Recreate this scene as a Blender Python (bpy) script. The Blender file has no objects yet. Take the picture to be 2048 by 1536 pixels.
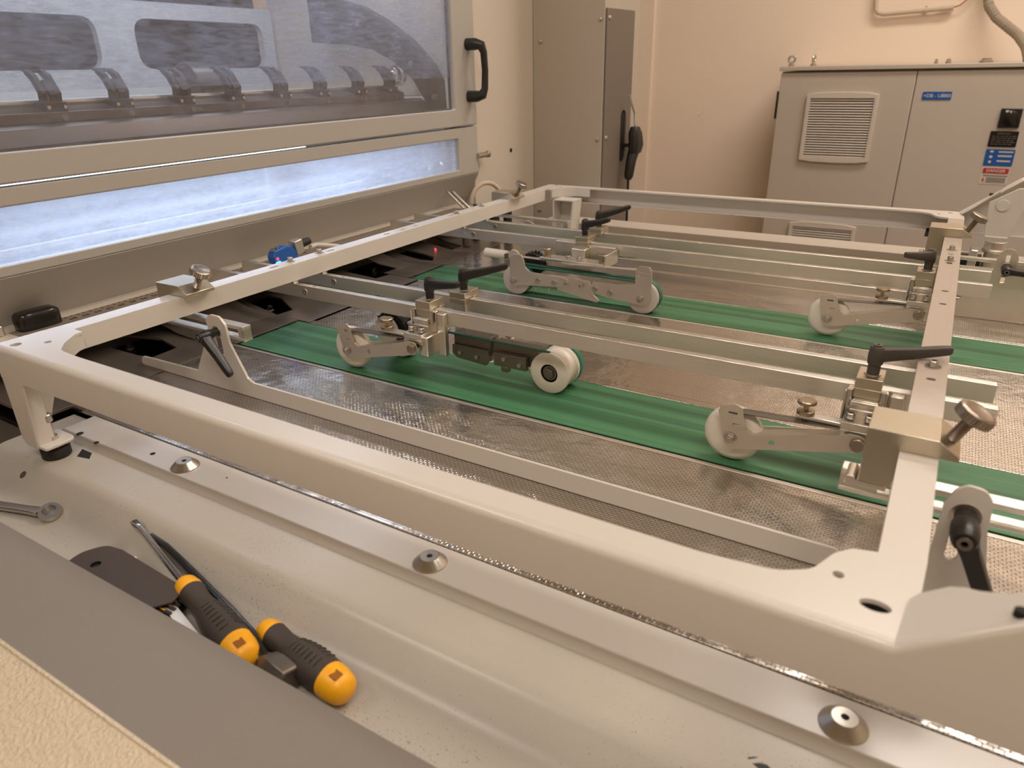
import bpy, bmesh, math, random
from mathutils import Vector, Matrix
from mathutils.geometry import tessellate_polygon
from math import sin, cos, pi, radians as R
random.seed(7)
S = bpy.context.scene
COL = S.collection

# ------------------------------------------------------------------ camera
# metres; belt surface z = 0, x runs along the belts, y runs across the machine
cam_d = bpy.data.cameras.new('camera')
cam = bpy.data.objects.new('camera', cam_d); COL.objects.link(cam)
right = Vector((0.85619614, 0.51629075, -0.01928827))
up = Vector((-0.19432, 0.35639545, 0.91390482))
fwd = Vector((-0.47871486, 0.77873368, -0.40547003))
m = Matrix((right, up, -fwd)).transposed().to_4x4()
m.translation = Vector((0, 0, 0.42))
cam.matrix_world = m
cam_d.sensor_width = 36; cam_d.lens = 1416.59 / 2048 * 36
cam_d.clip_start = 0.02; cam_d.clip_end = 60
cam_d.dof.use_dof = True; cam_d.dof.focus_distance = 1.05; cam_d.dof.aperture_fstop = 8.0
S.camera = cam

# ------------------------------------------------------------------ light and exposure
S.view_settings.view_transform = 'Standard'
S.view_settings.look = 'None'
S.view_settings.gamma = 1.0
S.view_settings.exposure = 0.0
S.view_settings.use_curve_mapping = False
W = bpy.data.worlds.new('World'); S.world = W; W.use_nodes = True
W.node_tree.nodes['Background'].inputs[0].default_value = (1.0, 0.86, 0.70, 1)
W.node_tree.nodes['Background'].inputs[1].default_value = 0.25

def area(name, loc, rot, sx, sy, power, col):
    l = bpy.data.lights.new(name, 'AREA'); l.shape = 'RECTANGLE'; l.size = sx; l.size_y = sy
    l.energy = power; l.color = col
    o = bpy.data.objects.new(name, l); COL.objects.link(o)
    o.location = loc; o.rotation_euler = rot
    return o
WARM = (1.0, 0.90, 0.84)
area('lamp_light', (0.9, 1.2, 2.86), (0, 0, 0), 2.4, 0.5, 10, WARM)
area('lamp_light', (0.9, 3.0, 2.86), (0, 0, 0), 2.4, 0.5, 58, WARM)
area('lamp_light', (0.9, -1.0, 2.86), (0, 0, 0), 2.4, 0.5, 34, WARM)
area('lamp_light', (-2.2, -1.0, 2.86), (0, 0, 0), 1.6, 0.5, 19, WARM)
area('press_light', (-1.40, 1.0, 0.90), (0, R(18), 0), 0.12, 1.1, 5.5, (0.72, 0.82, 1.0))
area('press_light', (-1.30, 0.95, 0.245), (0, R(-35), 0), 0.05, 1.1, 1.7, (0.70, 0.82, 1.0))

# ------------------------------------------------------------------ materials
def srgb(r, g, b):
    f = lambda c: (c/255)/12.92 if c <= 10.3 else ((c/255+.055)/1.055)**2.4
    return (f(r), f(g), f(b), 1)
def mat(name, col, rough=.5, metal=0, coat=0, bump=0, bscale=200, var=0, vscale=6, spec=.5, stretch=None, dirt=0, dirtcol=(60,50,40), emis=None):
    m = bpy.data.materials.new(name); m.use_nodes = True
    N = m.node_tree.nodes; L = m.node_tree.links; B = N['Principled BSDF']
    B.inputs['Base Color'].default_value = col
    B.inputs['Roughness'].default_value = rough
    B.inputs['Metallic'].default_value = metal
    B.inputs['Specular IOR Level'].default_value = spec
    B.inputs['Coat Weight'].default_value = coat; B.inputs['Coat Roughness'].default_value = .2
    tc = N.new('ShaderNodeTexCoord'); src = tc.outputs['Object']
    if stretch:
        mp = N.new('ShaderNodeMapping'); mp.inputs['Scale'].default_value = stretch
        L.new(src, mp.inputs[0]); src2 = mp.outputs[0]
    else: src2 = src
    c = None
    if var:
        n = N.new('ShaderNodeTexNoise'); n.inputs['Scale'].default_value = vscale; n.inputs['Detail'].default_value = 6
        L.new(src2, n.inputs[0])
        mx = N.new('ShaderNodeMix'); mx.data_type = 'RGBA'
        mx.inputs[6].default_value = tuple(x*(1-var) for x in col[:3])+(1,)
        mx.inputs[7].default_value = tuple(min(1, x*(1+var)) for x in col[:3])+(1,)
        L.new(n.outputs[0], mx.inputs[0]); c = mx.outputs[2]
    if dirt:
        n = N.new('ShaderNodeTexNoise'); n.inputs['Scale'].default_value = 800; n.inputs['Detail'].default_value = 2
        n2 = N.new('ShaderNodeTexNoise'); n2.inputs['Scale'].default_value = 7; n2.inputs['Detail'].default_value = 3
        L.new(src, n.inputs[0]); L.new(src, n2.inputs[0])
        ad = N.new('ShaderNodeMath'); ad.operation = 'MULTIPLY_ADD'; ad.inputs[1].default_value = .35; L.new(n2.outputs[0], ad.inputs[0]); L.new(n.outputs[0], ad.inputs[2])
        rp = N.new('ShaderNodeMapRange'); rp.inputs[1].default_value = .925-dirt*.1; rp.inputs[2].default_value = .975-dirt*.1
        L.new(ad.outputs[0], rp.inputs[0])
        mx2 = N.new('ShaderNodeMix'); mx2.data_type = 'RGBA'
        if c: L.new(c, mx2.inputs[6])
        else: mx2.inputs[6].default_value = col
        mx2.inputs[7].default_value = srgb(*dirtcol); L.new(rp.outputs[0], mx2.inputs[0]); c = mx2.outputs[2]
    if c: L.new(c, B.inputs['Base Color'])
    if bump:
        n = N.new('ShaderNodeTexNoise'); n.inputs['Scale'].default_value = bscale; n.inputs['Detail'].default_value = 4
        L.new(src2, n.inputs[0])
        b = N.new('ShaderNodeBump'); b.inputs['Strength'].default_value = bump; b.inputs['Distance'].default_value = .001
        L.new(n.outputs[0], b.inputs['Height']); L.new(b.outputs[0], B.inputs['Normal'])
    if emis:
        B.inputs['Emission Color'].default_value = emis[0]; B.inputs['Emission Strength'].default_value = emis[1]
    return m
M = {}
M['cream'] = mat('cream_paint', srgb(206, 199, 189), .34, coat=.5, bump=.12, bscale=120, var=.02, vscale=5)
M['tray'] = mat('tray_paint', srgb(174, 166, 153), .42, coat=.3, bump=.2, bscale=90, var=.10, vscale=9, dirt=.55)
M['cover'] = mat('cover_paint', srgb(130, 122, 113), .42, bump=.25, bscale=500, var=.04)
M['hammer'] = mat('hammered_paint', srgb(214, 198, 170), .25, coat=.6, bump=1.0, bscale=300, var=.16, vscale=420)
M['hood'] = mat('hood_paint', srgb(172, 167, 159), .42, bump=.1, bscale=300)
M['column'] = mat('column_paint', srgb(206, 195, 180), .32, coat=.3, bump=.06, bscale=80, var=.03, vscale=2)
M['corner'] = mat('corner_box_paint', srgb(178, 167, 152), .5, bump=.05)
M['dark_panel'] = mat('dark_panel_paint', srgb(112, 101, 91), .5)
M['alu'] = mat('brushed_aluminium', srgb(230, 227, 219), .30, metal=1, bump=.25, bscale=60, var=.12, vscale=14, stretch=(1.2, 60, 60))
M['alu_plate'] = mat('milled_aluminium', srgb(222, 216, 206), .33, metal=1, bump=.1, bscale=80, var=.08, vscale=25)
M['zinc'] = mat('nickel_plated_steel', srgb(196, 187, 168), .34, metal=1, bump=.1, bscale=220, var=.06, vscale=30)
M['steel'] = mat('stainless_sheet', srgb(214, 206, 194), .38, metal=.9, bump=.1, bscale=300, var=.1, vscale=22)
M['bolt'] = mat('bright_bolt_steel', srgb(196, 190, 180), .28, metal=1)
M['chrome'] = mat('chrome_shaft', srgb(205, 205, 205), .12, metal=1)
M['brass'] = mat('aged_nickel', srgb(176, 158, 134), .35, metal=1, bump=.3, bscale=300)
M['knurl'] = mat('knurled_steel', srgb(160, 148, 134), .32, metal=1, bump=.2, bscale=600)
M['black'] = mat('black_plastic', srgb(30, 28, 26), .36, bump=.1, bscale=400)
M['black_worn'] = mat('dusty_black_plastic', srgb(66, 60, 54), .55, bump=.15, bscale=400)
M['rubber'] = mat('black_rubber', srgb(36, 31, 28), .6, bump=.2, bscale=300)
M['nylon'] = mat('white_nylon', srgb(214, 205, 191), .42, var=.06, vscale=25)
M['nylon_grey'] = mat('grey_nylon', srgb(182, 172, 162), .42, var=.05)
M['belt_round'] = mat('green_round_belt', srgb(40, 92, 76), .45)
M['disc_green'] = mat('green_drive_tyre', srgb(46, 112, 90), .45)
M['dark_steel'] = mat('dark_steel', srgb(120, 112, 102), .42, metal=.8, bump=.1, bscale=300, var=.1)
M['infeed'] = mat('infeed_sheet', srgb(128, 118, 108), .40, metal=.7, bump=.1, bscale=200, var=.1, vscale=12)
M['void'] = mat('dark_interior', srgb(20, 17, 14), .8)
M['wall'] = mat('plaster_wall', srgb(240, 221, 200), .85, bump=.35, bscale=14, var=.05, vscale=1.6, dirt=.02, dirtcol=(170, 140, 105))
M['room'] = mat('room_wall', srgb(214, 198, 174), .85)
M['floor'] = mat('concrete_floor', srgb(112, 104, 94), .6, var=.15, vscale=3)
M['ceiling'] = mat('ceiling_paint', srgb(190, 180, 164), .9)
M['cab'] = mat('cabinet_paint', srgb(192, 180, 166), .5, bump=.15, bscale=300)
M['cab_light'] = mat('vent_plastic', srgb(208, 196, 182), .5)
M['conduit'] = mat('grey_conduit', srgb(196, 178, 156), .5)
M['hose'] = mat('grey_hose', srgb(150, 136, 116), .5)
M['wire'] = mat('orange_wire', srgb(176, 118, 74), .5)
M['blue_label'] = mat('blue_label', srgb(20, 84, 156), .4)
M['white_ink'] = mat('white_ink', srgb(214, 214, 214), .5)
M['grey_ink'] = mat('grey_ink', srgb(96, 90, 84), .5)
M['black_ink'] = mat('black_ink', srgb(38, 34, 32), .5)
M['black_gloss'] = mat('black_gloss', srgb(24, 23, 22), .2)
M['red'] = mat('red_label', srgb(176, 42, 46), .4)
M['pale_label'] = mat('pale_label', srgb(204, 192, 178), .4)
M['blue_sensor'] = mat('blue_sensor', srgb(30, 92, 168), .35)
M['yellow'] = mat('yellow_plastic', srgb(244, 172, 24), .38, var=.08, vscale=40)
M['grip'] = mat('grey_grip_rubber', srgb(64, 56, 50), .55, bump=.25, bscale=700)
M['hexset'] = mat('dark_tool_sheet', srgb(88, 76, 68), .36, metal=.6)
M['led_blue'] = mat('led_blue', srgb(40, 120, 255), .3, emis=(srgb(50, 130, 255), 6))
M['led_red'] = mat('led_red', srgb(255, 30, 40), .3, emis=(srgb(255, 40, 60), 5))
M['press_white'] = mat('press_white', srgb(205, 205, 205), .5, bump=.3, bscale=120)
M['press_dark'] = mat('press_dark', srgb(48, 42, 40), .42, metal=.5, bump=.1, var=.15, vscale=8)
M['press_bar'] = mat('press_bar', srgb(88, 80, 76), .36, metal=.6, bump=.1, var=.12, vscale=10, stretch=(1, .2, 3))
M['lamp'] = mat('lamp_diffuser', (1, 1, 1, 1), .5, emis=((1.0, .88, .74, 1), 5))
M['tube'] = mat('press_tube', (1, 1, 1, 1), .5, emis=((.75, .86, 1.0, 1), 5))
M['ruler'] = mat('ruler_steel', srgb(150, 138, 124), .4, metal=.4)
M['hole_shade_orange'] = mat('hole_shade_orange', srgb(150, 88, 18), .6)
M['brush'] = mat('brush_bristle', srgb(22, 19, 17), .8)

for n_ in M['hammer'].node_tree.nodes:
    if n_.type == 'BUMP': n_.inputs['Distance'].default_value = .0035
def belt_mat():
    m = mat('green_conveyor_belt', srgb(64, 116, 79), .42)
    N = m.node_tree.nodes; L = m.node_tree.links; B = N['Principled BSDF']
    tc = N.new('ShaderNodeTexCoord'); sp = N.new('ShaderNodeSeparateXYZ'); L.new(tc.outputs['Object'], sp.inputs[0])
    mp = N.new('ShaderNodeMapping'); mp.inputs['Scale'].default_value = (2.2, 130, 1); L.new(tc.outputs['Object'], mp.inputs[0])
    n = N.new('ShaderNodeTexNoise'); n.inputs['Scale'].default_value = 1; n.inputs['Detail'].default_value = 3; L.new(mp.outputs[0], n.inputs[0])
    cr = N.new('ShaderNodeValToRGB'); L.new(n.outputs[0], cr.inputs[0])
    cr.color_ramp.elements[0].position = .3; cr.color_ramp.elements[0].color = srgb(56, 107, 71)
    cr.color_ramp.elements[1].position = .7; cr.color_ramp.elements[1].color = srgb(70, 125, 86)
    # worn darker lane along the middle of the belt
    lane = N.new('ShaderNodeMapRange'); lane.interpolation_type = 'SMOOTHSTEP'
    ab = N.new('ShaderNodeMath'); ab.operation = 'ABSOLUTE'
    sb = N.new('ShaderNodeMath'); sb.operation = 'SUBTRACT'; sb.inputs[1].default_value = .008
    L.new(sp.outputs[1], sb.inputs[0]); L.new(sb.outputs[0], ab.inputs[0]); L.new(ab.outputs[0], lane.inputs[0])
    lane.inputs[1].default_value = .007; lane.inputs[2].default_value = .011; lane.inputs[3].default_value = .68; lane.inputs[4].default_value = 1
    mu = N.new('ShaderNodeVectorMath'); mu.operation = 'SCALE'; L.new(cr.outputs[0], mu.inputs[0]); L.new(lane.outputs[0], mu.inputs['Scale'])
    L.new(mu.outputs[0], B.inputs['Base Color'])
    return m
M['belt'] = belt_mat()
def wall_marks():
    # scuffs and small knocks in the plaster
    N = M['wall'].node_tree.nodes; L = M['wall'].node_tree.links; B = N['Principled BSDF']
    src = B.inputs['Base Color'].links[0].from_socket
    g = N.new('ShaderNodeNewGeometry'); n = N.new('ShaderNodeTexNoise'); n.inputs['Scale'].default_value = 7; n.inputs['Detail'].default_value = 8; n.inputs['Roughness'].default_value = .7
    L.new(g.outputs['Position'], n.inputs[0])
    mr = N.new('ShaderNodeMapRange'); mr.inputs[1].default_value = .66; mr.inputs[2].default_value = .74; mr.inputs[4].default_value = .55; L.new(n.outputs[0], mr.inputs[0])
    mx = N.new('ShaderNodeMix'); mx.data_type = 'RGBA'; mx.inputs[7].default_value = srgb(176, 146, 112)
    L.new(mr.outputs[0], mx.inputs[0]); L.new(src, mx.inputs[6]); L.new(mx.outputs[2], B.inputs['Base Color'])
wall_marks()
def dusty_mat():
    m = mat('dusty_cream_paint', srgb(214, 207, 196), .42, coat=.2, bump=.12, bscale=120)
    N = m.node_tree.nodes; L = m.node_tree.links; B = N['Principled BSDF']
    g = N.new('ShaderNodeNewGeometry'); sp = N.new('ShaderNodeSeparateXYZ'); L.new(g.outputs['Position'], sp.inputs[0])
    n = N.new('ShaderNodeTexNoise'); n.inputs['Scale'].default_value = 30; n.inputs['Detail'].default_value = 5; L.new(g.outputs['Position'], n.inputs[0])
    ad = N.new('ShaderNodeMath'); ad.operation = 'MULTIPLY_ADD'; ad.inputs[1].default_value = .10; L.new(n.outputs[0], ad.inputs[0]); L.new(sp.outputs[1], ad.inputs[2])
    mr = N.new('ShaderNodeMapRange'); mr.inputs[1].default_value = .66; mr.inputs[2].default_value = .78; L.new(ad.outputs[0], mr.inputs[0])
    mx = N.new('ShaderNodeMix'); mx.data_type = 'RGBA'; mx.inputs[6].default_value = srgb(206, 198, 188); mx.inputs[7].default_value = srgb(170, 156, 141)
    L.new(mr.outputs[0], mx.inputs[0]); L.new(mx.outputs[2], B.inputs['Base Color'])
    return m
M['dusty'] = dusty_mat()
def mesh_mat():
    m = mat('embossed_steel', srgb(224, 217, 208), .17, metal=1)
    N = m.node_tree.nodes; L = m.node_tree.links; B = N['Principled BSDF']
    tc = N.new('ShaderNodeTexCoord')
    br = N.new('ShaderNodeTexBrick'); L.new(tc.outputs['Object'], br.inputs[0])
    br.inputs['Scale'].default_value = 1; br.inputs['Brick Width'].default_value = .0064; br.inputs['Row Height'].default_value = .0034
    br.inputs['Mortar Size'].default_value = .0005; br.inputs['Mortar Smooth'].default_value = 1
    br.inputs['Color1'].default_value = (1, 1, 1, 1); br.inputs['Color2'].default_value = (.9, .9, .9, 1); br.inputs['Mortar'].default_value = (0, 0, 0, 1)
    bp = N.new('ShaderNodeBump'); bp.inputs['Strength'].default_value = .6; bp.inputs['Distance'].default_value = .0005
    L.new(br.outputs['Color'], bp.inputs['Height'])
    n2 = N.new('ShaderNodeTexNoise'); n2.inputs['Scale'].default_value = 26; n2.inputs['Detail'].default_value = 3; L.new(tc.outputs['Object'], n2.inputs[0])
    bp2 = N.new('ShaderNodeBump'); bp2.inputs['Strength'].default_value = .5; bp2.inputs['Distance'].default_value = .004
    L.new(n2.outputs[0], bp2.inputs['Height']); L.new(bp.outputs[0], bp2.inputs['Normal'])
    L.new(bp2.outputs[0], B.inputs['Normal'])
    mr = N.new('ShaderNodeMapRange'); mr.inputs[3].default_value = .22; mr.inputs[4].default_value = 1.0; L.new(br.outputs['Color'], mr.inputs[0])
    mx = N.new('ShaderNodeVectorMath'); mx.operation = 'SCALE'; mx.inputs[0].default_value = srgb(224, 217, 208)[:3]
    L.new(mr.outputs[0], mx.inputs['Scale']); L.new(mx.outputs[0], B.inputs['Base Color'])
    return m
M['mesh'] = mesh_mat()
def pane_mat(name, clear, tint, scratch=1):
    m = bpy.data.materials.new(name); m.use_nodes = True
    N = m.node_tree.nodes; L = m.node_tree.links; N.remove(N['Principled BSDF']); out = N['Material Output']
    tr = N.new('ShaderNodeBsdfTransparent')
    tl = N.new('ShaderNodeBsdfTranslucent'); tl.inputs[0].default_value = tint
    df = N.new('ShaderNodeBsdfDiffuse'); df.inputs[0].default_value = tint
    gl = N.new('ShaderNodeBsdfGlossy'); gl.inputs['Roughness'].default_value = .06; gl.inputs[0].default_value = (1, 1, 1, 1)
    tc = N.new('ShaderNodeTexCoord')
    mp = N.new('ShaderNodeMapping'); mp.inputs['Rotation'].default_value = (R(25), 0, 0); mp.inputs['Scale'].default_value = (1, 9, 45); L.new(tc.outputs['Object'], mp.inputs[0])
    n1 = N.new('ShaderNodeTexNoise'); n1.inputs['Scale'].default_value = 3; n1.inputs['Detail'].default_value = 8; n1.inputs['Roughness'].default_value = .75; L.new(mp.outputs[0], n1.inputs[0])
    n2 = N.new('ShaderNodeTexNoise'); n2.inputs['Scale'].default_value = 6; n2.inputs['Detail'].default_value = 9; n2.inputs['Roughness'].default_value = .7; L.new(tc.outputs['Object'], n2.inputs[0])
    n3 = N.new('ShaderNodeTexNoise'); n3.inputs['Scale'].default_value = 900; L.new(tc.outputs['Object'], n3.inputs[0])
    ad = N.new('ShaderNodeMath'); ad.operation = 'MULTIPLY'; L.new(n1.outputs[0], ad.inputs[0]); L.new(n2.outputs[0], ad.inputs[1])
    a2 = N.new('ShaderNodeMath'); a2.operation = 'MULTIPLY_ADD'; a2.inputs[1].default_value = .10; L.new(n3.outputs[0], a2.inputs[0]); L.new(ad.outputs[0], a2.inputs[2])
    mr = N.new('ShaderNodeMapRange'); mr.inputs[1].default_value = .18; mr.inputs[2].default_value = .50
    mr.inputs[3].default_value = max(0, (1-clear)-.28*scratch); mr.inputs[4].default_value = min(1, (1-clear)+.28*scratch); L.new(a2.outputs[0], mr.inputs[0])
    mixd = N.new('ShaderNodeMixShader'); mixd.inputs[0].default_value = .22; L.new(tl.outputs[0], mixd.inputs[1]); L.new(df.outputs[0], mixd.inputs[2])
    mix = N.new('ShaderNodeMixShader'); L.new(mr.outputs[0], mix.inputs[0]); L.new(tr.outputs[0], mix.inputs[1]); L.new(mixd.outputs[0], mix.inputs[2])
    mg = N.new('ShaderNodeMixShader'); mg.inputs[0].default_value = .06; L.new(mix.outputs[0], mg.inputs[1]); L.new(gl.outputs[0], mg.inputs[2])
    L.new(mg.outputs[0], out.inputs[0])
    return m
M['pane_clear'] = pane_mat('scratched_acrylic_clear', .9, (.62, .64, .72, 1), .35)
M['pane_haze'] = pane_mat('scratched_acrylic_hazy', .68, (.46, .50, .62, 1), 1.0)
M['pane_frost'] = pane_mat('frosted_acrylic', .42, (.74, .80, .94, 1), .9)

# ------------------------------------------------------------------ mesh building
class MB:
    def __init__(s): s.v = []; s.f = []
    def add(s, vs, fs, mt=None):
        o = len(s.v)
        s.v += [tuple(mt @ Vector(p)) if mt else tuple(p) for p in vs]
        s.f += [tuple(i+o for i in f) for f in fs]; return s
    def box(s, x0, x1, y0, y1, z0, z1, mt=None):
        return s.add([(x0,y0,z0),(x1,y0,z0),(x1,y1,z0),(x0,y1,z0),(x0,y0,z1),(x1,y0,z1),(x1,y1,z1),(x0,y1,z1)],
                     [(0,3,2,1),(4,5,6,7),(0,1,5,4),(1,2,6,5),(2,3,7,6),(3,0,4,7)], mt)
    def prism(s, pts, ax, a, b, holes=(), mt=None):
        # pts 2D in plane: ax 'z' -> (x,y); ax 'y' -> (x,z); ax 'x' -> (y,z)
        P = {'z': lambda p, h: (p[0], p[1], h), 'y': lambda p, h: (p[0], h, p[1]), 'x': lambda p, h: (h, p[0], p[1])}[ax]
        loops = [list(pts)] + [list(h) for h in holes]
        flat = [p for l in loops for p in l]; n = len(flat)
        if len(loops) == 1: caps = [tuple(range(n))]
        else: caps = [tuple(t) for t in tessellate_polygon([[Vector((p[0], p[1], 0)) for p in l] for l in loops])]
        vs = [P(p, a) for p in flat] + [P(p, b) for p in flat]; fs = []
        for c in caps: fs.append(c); fs.append(tuple(i+n for i in reversed(c)))
        o = 0
        for l in loops:
            k = len(l)
            for i in range(k): j = (i+1) % k; fs.append((o+i, o+j, o+j+n, o+i+n))
            o += k
        return s.add(vs, fs, mt)
    def cyl(s, p0, p1, r0, r1=None, n=20, mt=None):
        return s.lathe([(r0, 0), (r0 if r1 is None else r1, (Vector(p1)-Vector(p0)).length)], p0, Vector(p1)-Vector(p0), n, mt)
    def lathe(s, prof, o, ax, n=24, mt=None, hexa=False, cap=True):
        o = Vector(o); d = Vector(ax).normalized(); a = d.orthogonal().normalized(); b = d.cross(a)
        if hexa: n = 6
        vs = []; fs = []
        for r, h in prof:
            for k in range(n):
                t = 2*pi*k/n; vs.append(o + d*h + (a*cos(t)+b*sin(t))*r)
        for i in range(len(prof)-1):
            for k in range(n):
                j = (k+1) % n; fs.append((i*n+k, i*n+j, (i+1)*n+j, (i+1)*n+k))
        if cap:
            fs.append(tuple(reversed(range(n)))); q = (len(prof)-1)*n; fs.append(tuple(range(q, q+n)))
        return s.add(vs, fs, mt)
    def tube(s, path, r, n=10, mt=None, rs=None):
        P = [Vector(p) for p in path]; vs = []; fs = []; pa = None
        for i, p in enumerate(P):
            d = (P[min(i+1, len(P)-1)] - P[max(i-1, 0)]).normalized()
            a = d.orthogonal().normalized() if pa is None else (pa - d*pa.dot(d)).normalized()
            pa = a; b = d.cross(a); rr = rs[i] if rs else r
            for k in range(n): t = 2*pi*k/n; vs.append(p+(a*cos(t)+b*sin(t))*rr)
        for i in range(len(P)-1):
            for k in range(n): j = (k+1) % n; fs.append((i*n+k, i*n+j, (i+1)*n+j, (i+1)*n+k))
        fs.append(tuple(reversed(range(n)))); q = (len(P)-1)*n; fs.append(tuple(range(q, q+n)))
        return s.add(vs, fs, mt)
    def loft(s, secs, mt=None):
        n = len(secs[0]); vs = [p for c in secs for p in c]; fs = []
        for i in range(len(secs)-1):
            for k in range(n): j = (k+1) % n; fs.append((i*n+k, i*n+j, (i+1)*n+j, (i+1)*n+k))
        fs.append(tuple(reversed(range(n)))); q = (len(secs)-1)*n; fs.append(tuple(range(q, q+n)))
        return s.add(vs, fs, mt)

def fillet(pts, r, n=5):
    out = []; N_ = len(pts)
    for i in range(N_):
        p = Vector(pts[i][:2]); a = Vector(pts[i-1][:2]); b = Vector(pts[(i+1) % N_][:2])
        rr = pts[i][2] if len(pts[i]) > 2 else r
        u = (a-p); w = (b-p); la = u.length; lb = w.length; u.normalize(); w.normalize()
        ang = u.angle(w, pi)
        if rr <= 0 or ang > pi-.02: out.append((p.x, p.y)); continue
        t = min(rr/math.tan(ang/2), la*.48, lb*.48); p0 = p+u*t; p1 = p+w*t
        for k in range(n+1):
            q = k/n; c = p0*(1-q)**2 + p*2*q*(1-q) + p1*q*q; out.append((c.x, c.y))
    return out
def circ(cx, cy, r, n=18, ry=None):
    return [(cx+r*cos(2*pi*k/n), cy+(ry or r)*sin(2*pi*k/n)) for k in range(n)]
def slot(cx, cy, lx, ly):   # obround
    r = min(lx, ly)/2; out = []
    for k in range(16):
        t = 2*pi*(k+.5)/16; c, s_ = cos(t), sin(t)
        out.append((cx+c*r+(math.copysign(lx/2-r, c)), cy+s_*r+(math.copysign(ly/2-r, s_))))
    return out

def obj(name, mb, material, parent=None, origin=(0, 0, 0), bevel=0, seg=2, ang=24, **props):
    me = bpy.data.meshes.new(name); o_ = Vector(origin)
    me.from_pydata([Vector(p)-o_ for p in mb.v], [], mb.f); me.update()
    b = bmesh.new(); b.from_mesh(me); bmesh.ops.recalc_face_normals(b, faces=b.faces); b.to_mesh(me); b.free()
    me.materials.append(M[material] if isinstance(material, str) else material)
    me.shade_smooth(); me.set_sharp_from_angle(angle=R(ang))
    ob = bpy.data.objects.new(name, me); COL.objects.link(ob)
    if parent is None: ob.location = o_
    else: ob.parent = parent
    if bevel:
        bv = ob.modifiers.new('bevel', 'BEVEL'); bv.width = bevel; bv.segments = seg; bv.limit_method = 'ANGLE'; bv.angle_limit = R(28)
        bv.harden_normals = False
    for k, v in props.items(): ob[k] = v
    return ob
class T:
    """a thing: an Empty at its base with its parts as children"""
    def __init__(s, name, label, cat, at=(0, 0, 0), group=None):
        s.o = bpy.data.objects.new(name, None); COL.objects.link(s.o); s.o.location = at; s.at = at
        s.o.empty_display_size = .02
        s.o['label'] = label; s.o['category'] = cat
        if group: s.o['group'] = group
    def part(s, name, mb, material, bevel=0, parent=None, **k):
        return obj(name, mb, material, parent or s.o, s.at, bevel, **k)
def single(name, mb, material, label, cat, origin, group=None, bevel=0, **k):
    o = obj(name, mb, material, None, origin, bevel, **k); o['label'] = label; o['category'] = cat
    if group: o['group'] = group
    return o
def struct(name, mb, material, origin=(0, 0, 0), bevel=0, parent=None, **k):
    o = obj(name, mb, material, parent, origin, bevel, **k); 
    if parent is None: o['kind'] = 'structure'
    return o
def dup(root, loc, label, rename=None):
    def cp(o, par):
        c = o.copy(); COL.objects.link(c); c.parent = par
        for ch in list(o.children): cp(ch, c)
        return c
    r = cp(root, None); r.location = loc; r['label'] = label
    return r
def text(parent, at, body, size, loc, rot, material, name='lettering', align='CENTER'):
    cu = bpy.data.curves.new(name, 'FONT'); cu.body = body; cu.size = size; cu.extrude = .0002
    cu.align_x = align; cu.align_y = 'CENTER'
    tmp = bpy.data.objects.new(name, cu); COL.objects.link(tmp)
    dg = bpy.context.evaluated_depsgraph_get(); me = bpy.data.meshes.new_from_object(tmp.evaluated_get(dg))
    bpy.data.objects.remove(tmp)
    me.materials.clear(); me.materials.append(M[material])
    ob = bpy.data.objects.new(name, me); COL.objects.link(ob); ob.parent = parent
    ob.location = Vector(loc)-Vector(at); ob.rotation_euler = rot
    return ob
def cap_screw(t, x, y, z, r=.0042, h=.0055, washer=.0075, parent=None, name='cap_screw', d=(0, 0, 1)):
    mb = MB(); D = Vector(d)
    if washer: mb.cyl((x, y, z), Vector((x, y, z))+D*.0012, washer)
    b = Vector((x, y, z))+D*.0012
    mb.lathe([(r*.96, 0), (r, .0006), (r, h-.0006), (r*.9, h), (r*.52, h), (r*.5, h-.003)], b, D, 16)
    return t.part(name, mb, 'bolt', parent=parent)

# ================================================================== ROOM
FZ = -1.0
struct('floor', MB().box(-3.2, 3.2, -2.6, 4.5, FZ-.05, FZ), 'floor')
struct('ceiling', MB().box(-3.2, 3.2, -2.6, 4.5, 3.0, 3.05), 'ceiling')
struct('wall_back', MB().box(-3.2, 3.2, 4.45, 4.55, FZ, 3.0), 'wall')
struct('wall_left', MB().box(-3.3, -3.2, -2.6, 4.55, FZ, 3.0), 'room')
struct('wall_right', MB().box(3.2, 3.3, -2.6, 4.55, FZ, 3.0), 'room')
struct('wall_front', MB().box(-3.2, 3.2, -2.7, -2.6, FZ, 3.0), 'room')
struct('trim_1', MB().box(-3.2, -1.69, 4.43, 4.452, FZ, 3.0), 'wall', bevel=.004)
for i, (x, y, sx) in enumerate(((.9, 1.2, 2.4), (.9, 3.0, 2.4), (.9, -1.0, 2.4), (-2.2, -1.0, 1.6))):
    lp = T('ceiling_lamp', ['warm white ceiling strip lamp above the machine frame', 'warm white ceiling strip lamp nearest the electrical cabinet',
          'long warm ceiling strip lamp behind the camera on the right', 'short warm ceiling strip lamp behind the camera on the left'][i], 'lamp', (x, y, 2.9), 'ceiling strip lamps')
    lp.part('housing', MB().box(x-sx/2-.03, x+sx/2+.03, y-.28, y+.28, 2.9, 3.0), 'ceiling')
    lp.part('diffuser', MB().box(x-sx/2, x+sx/2, y-.25, y+.25, 2.885, 2.9), 'lamp')

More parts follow.
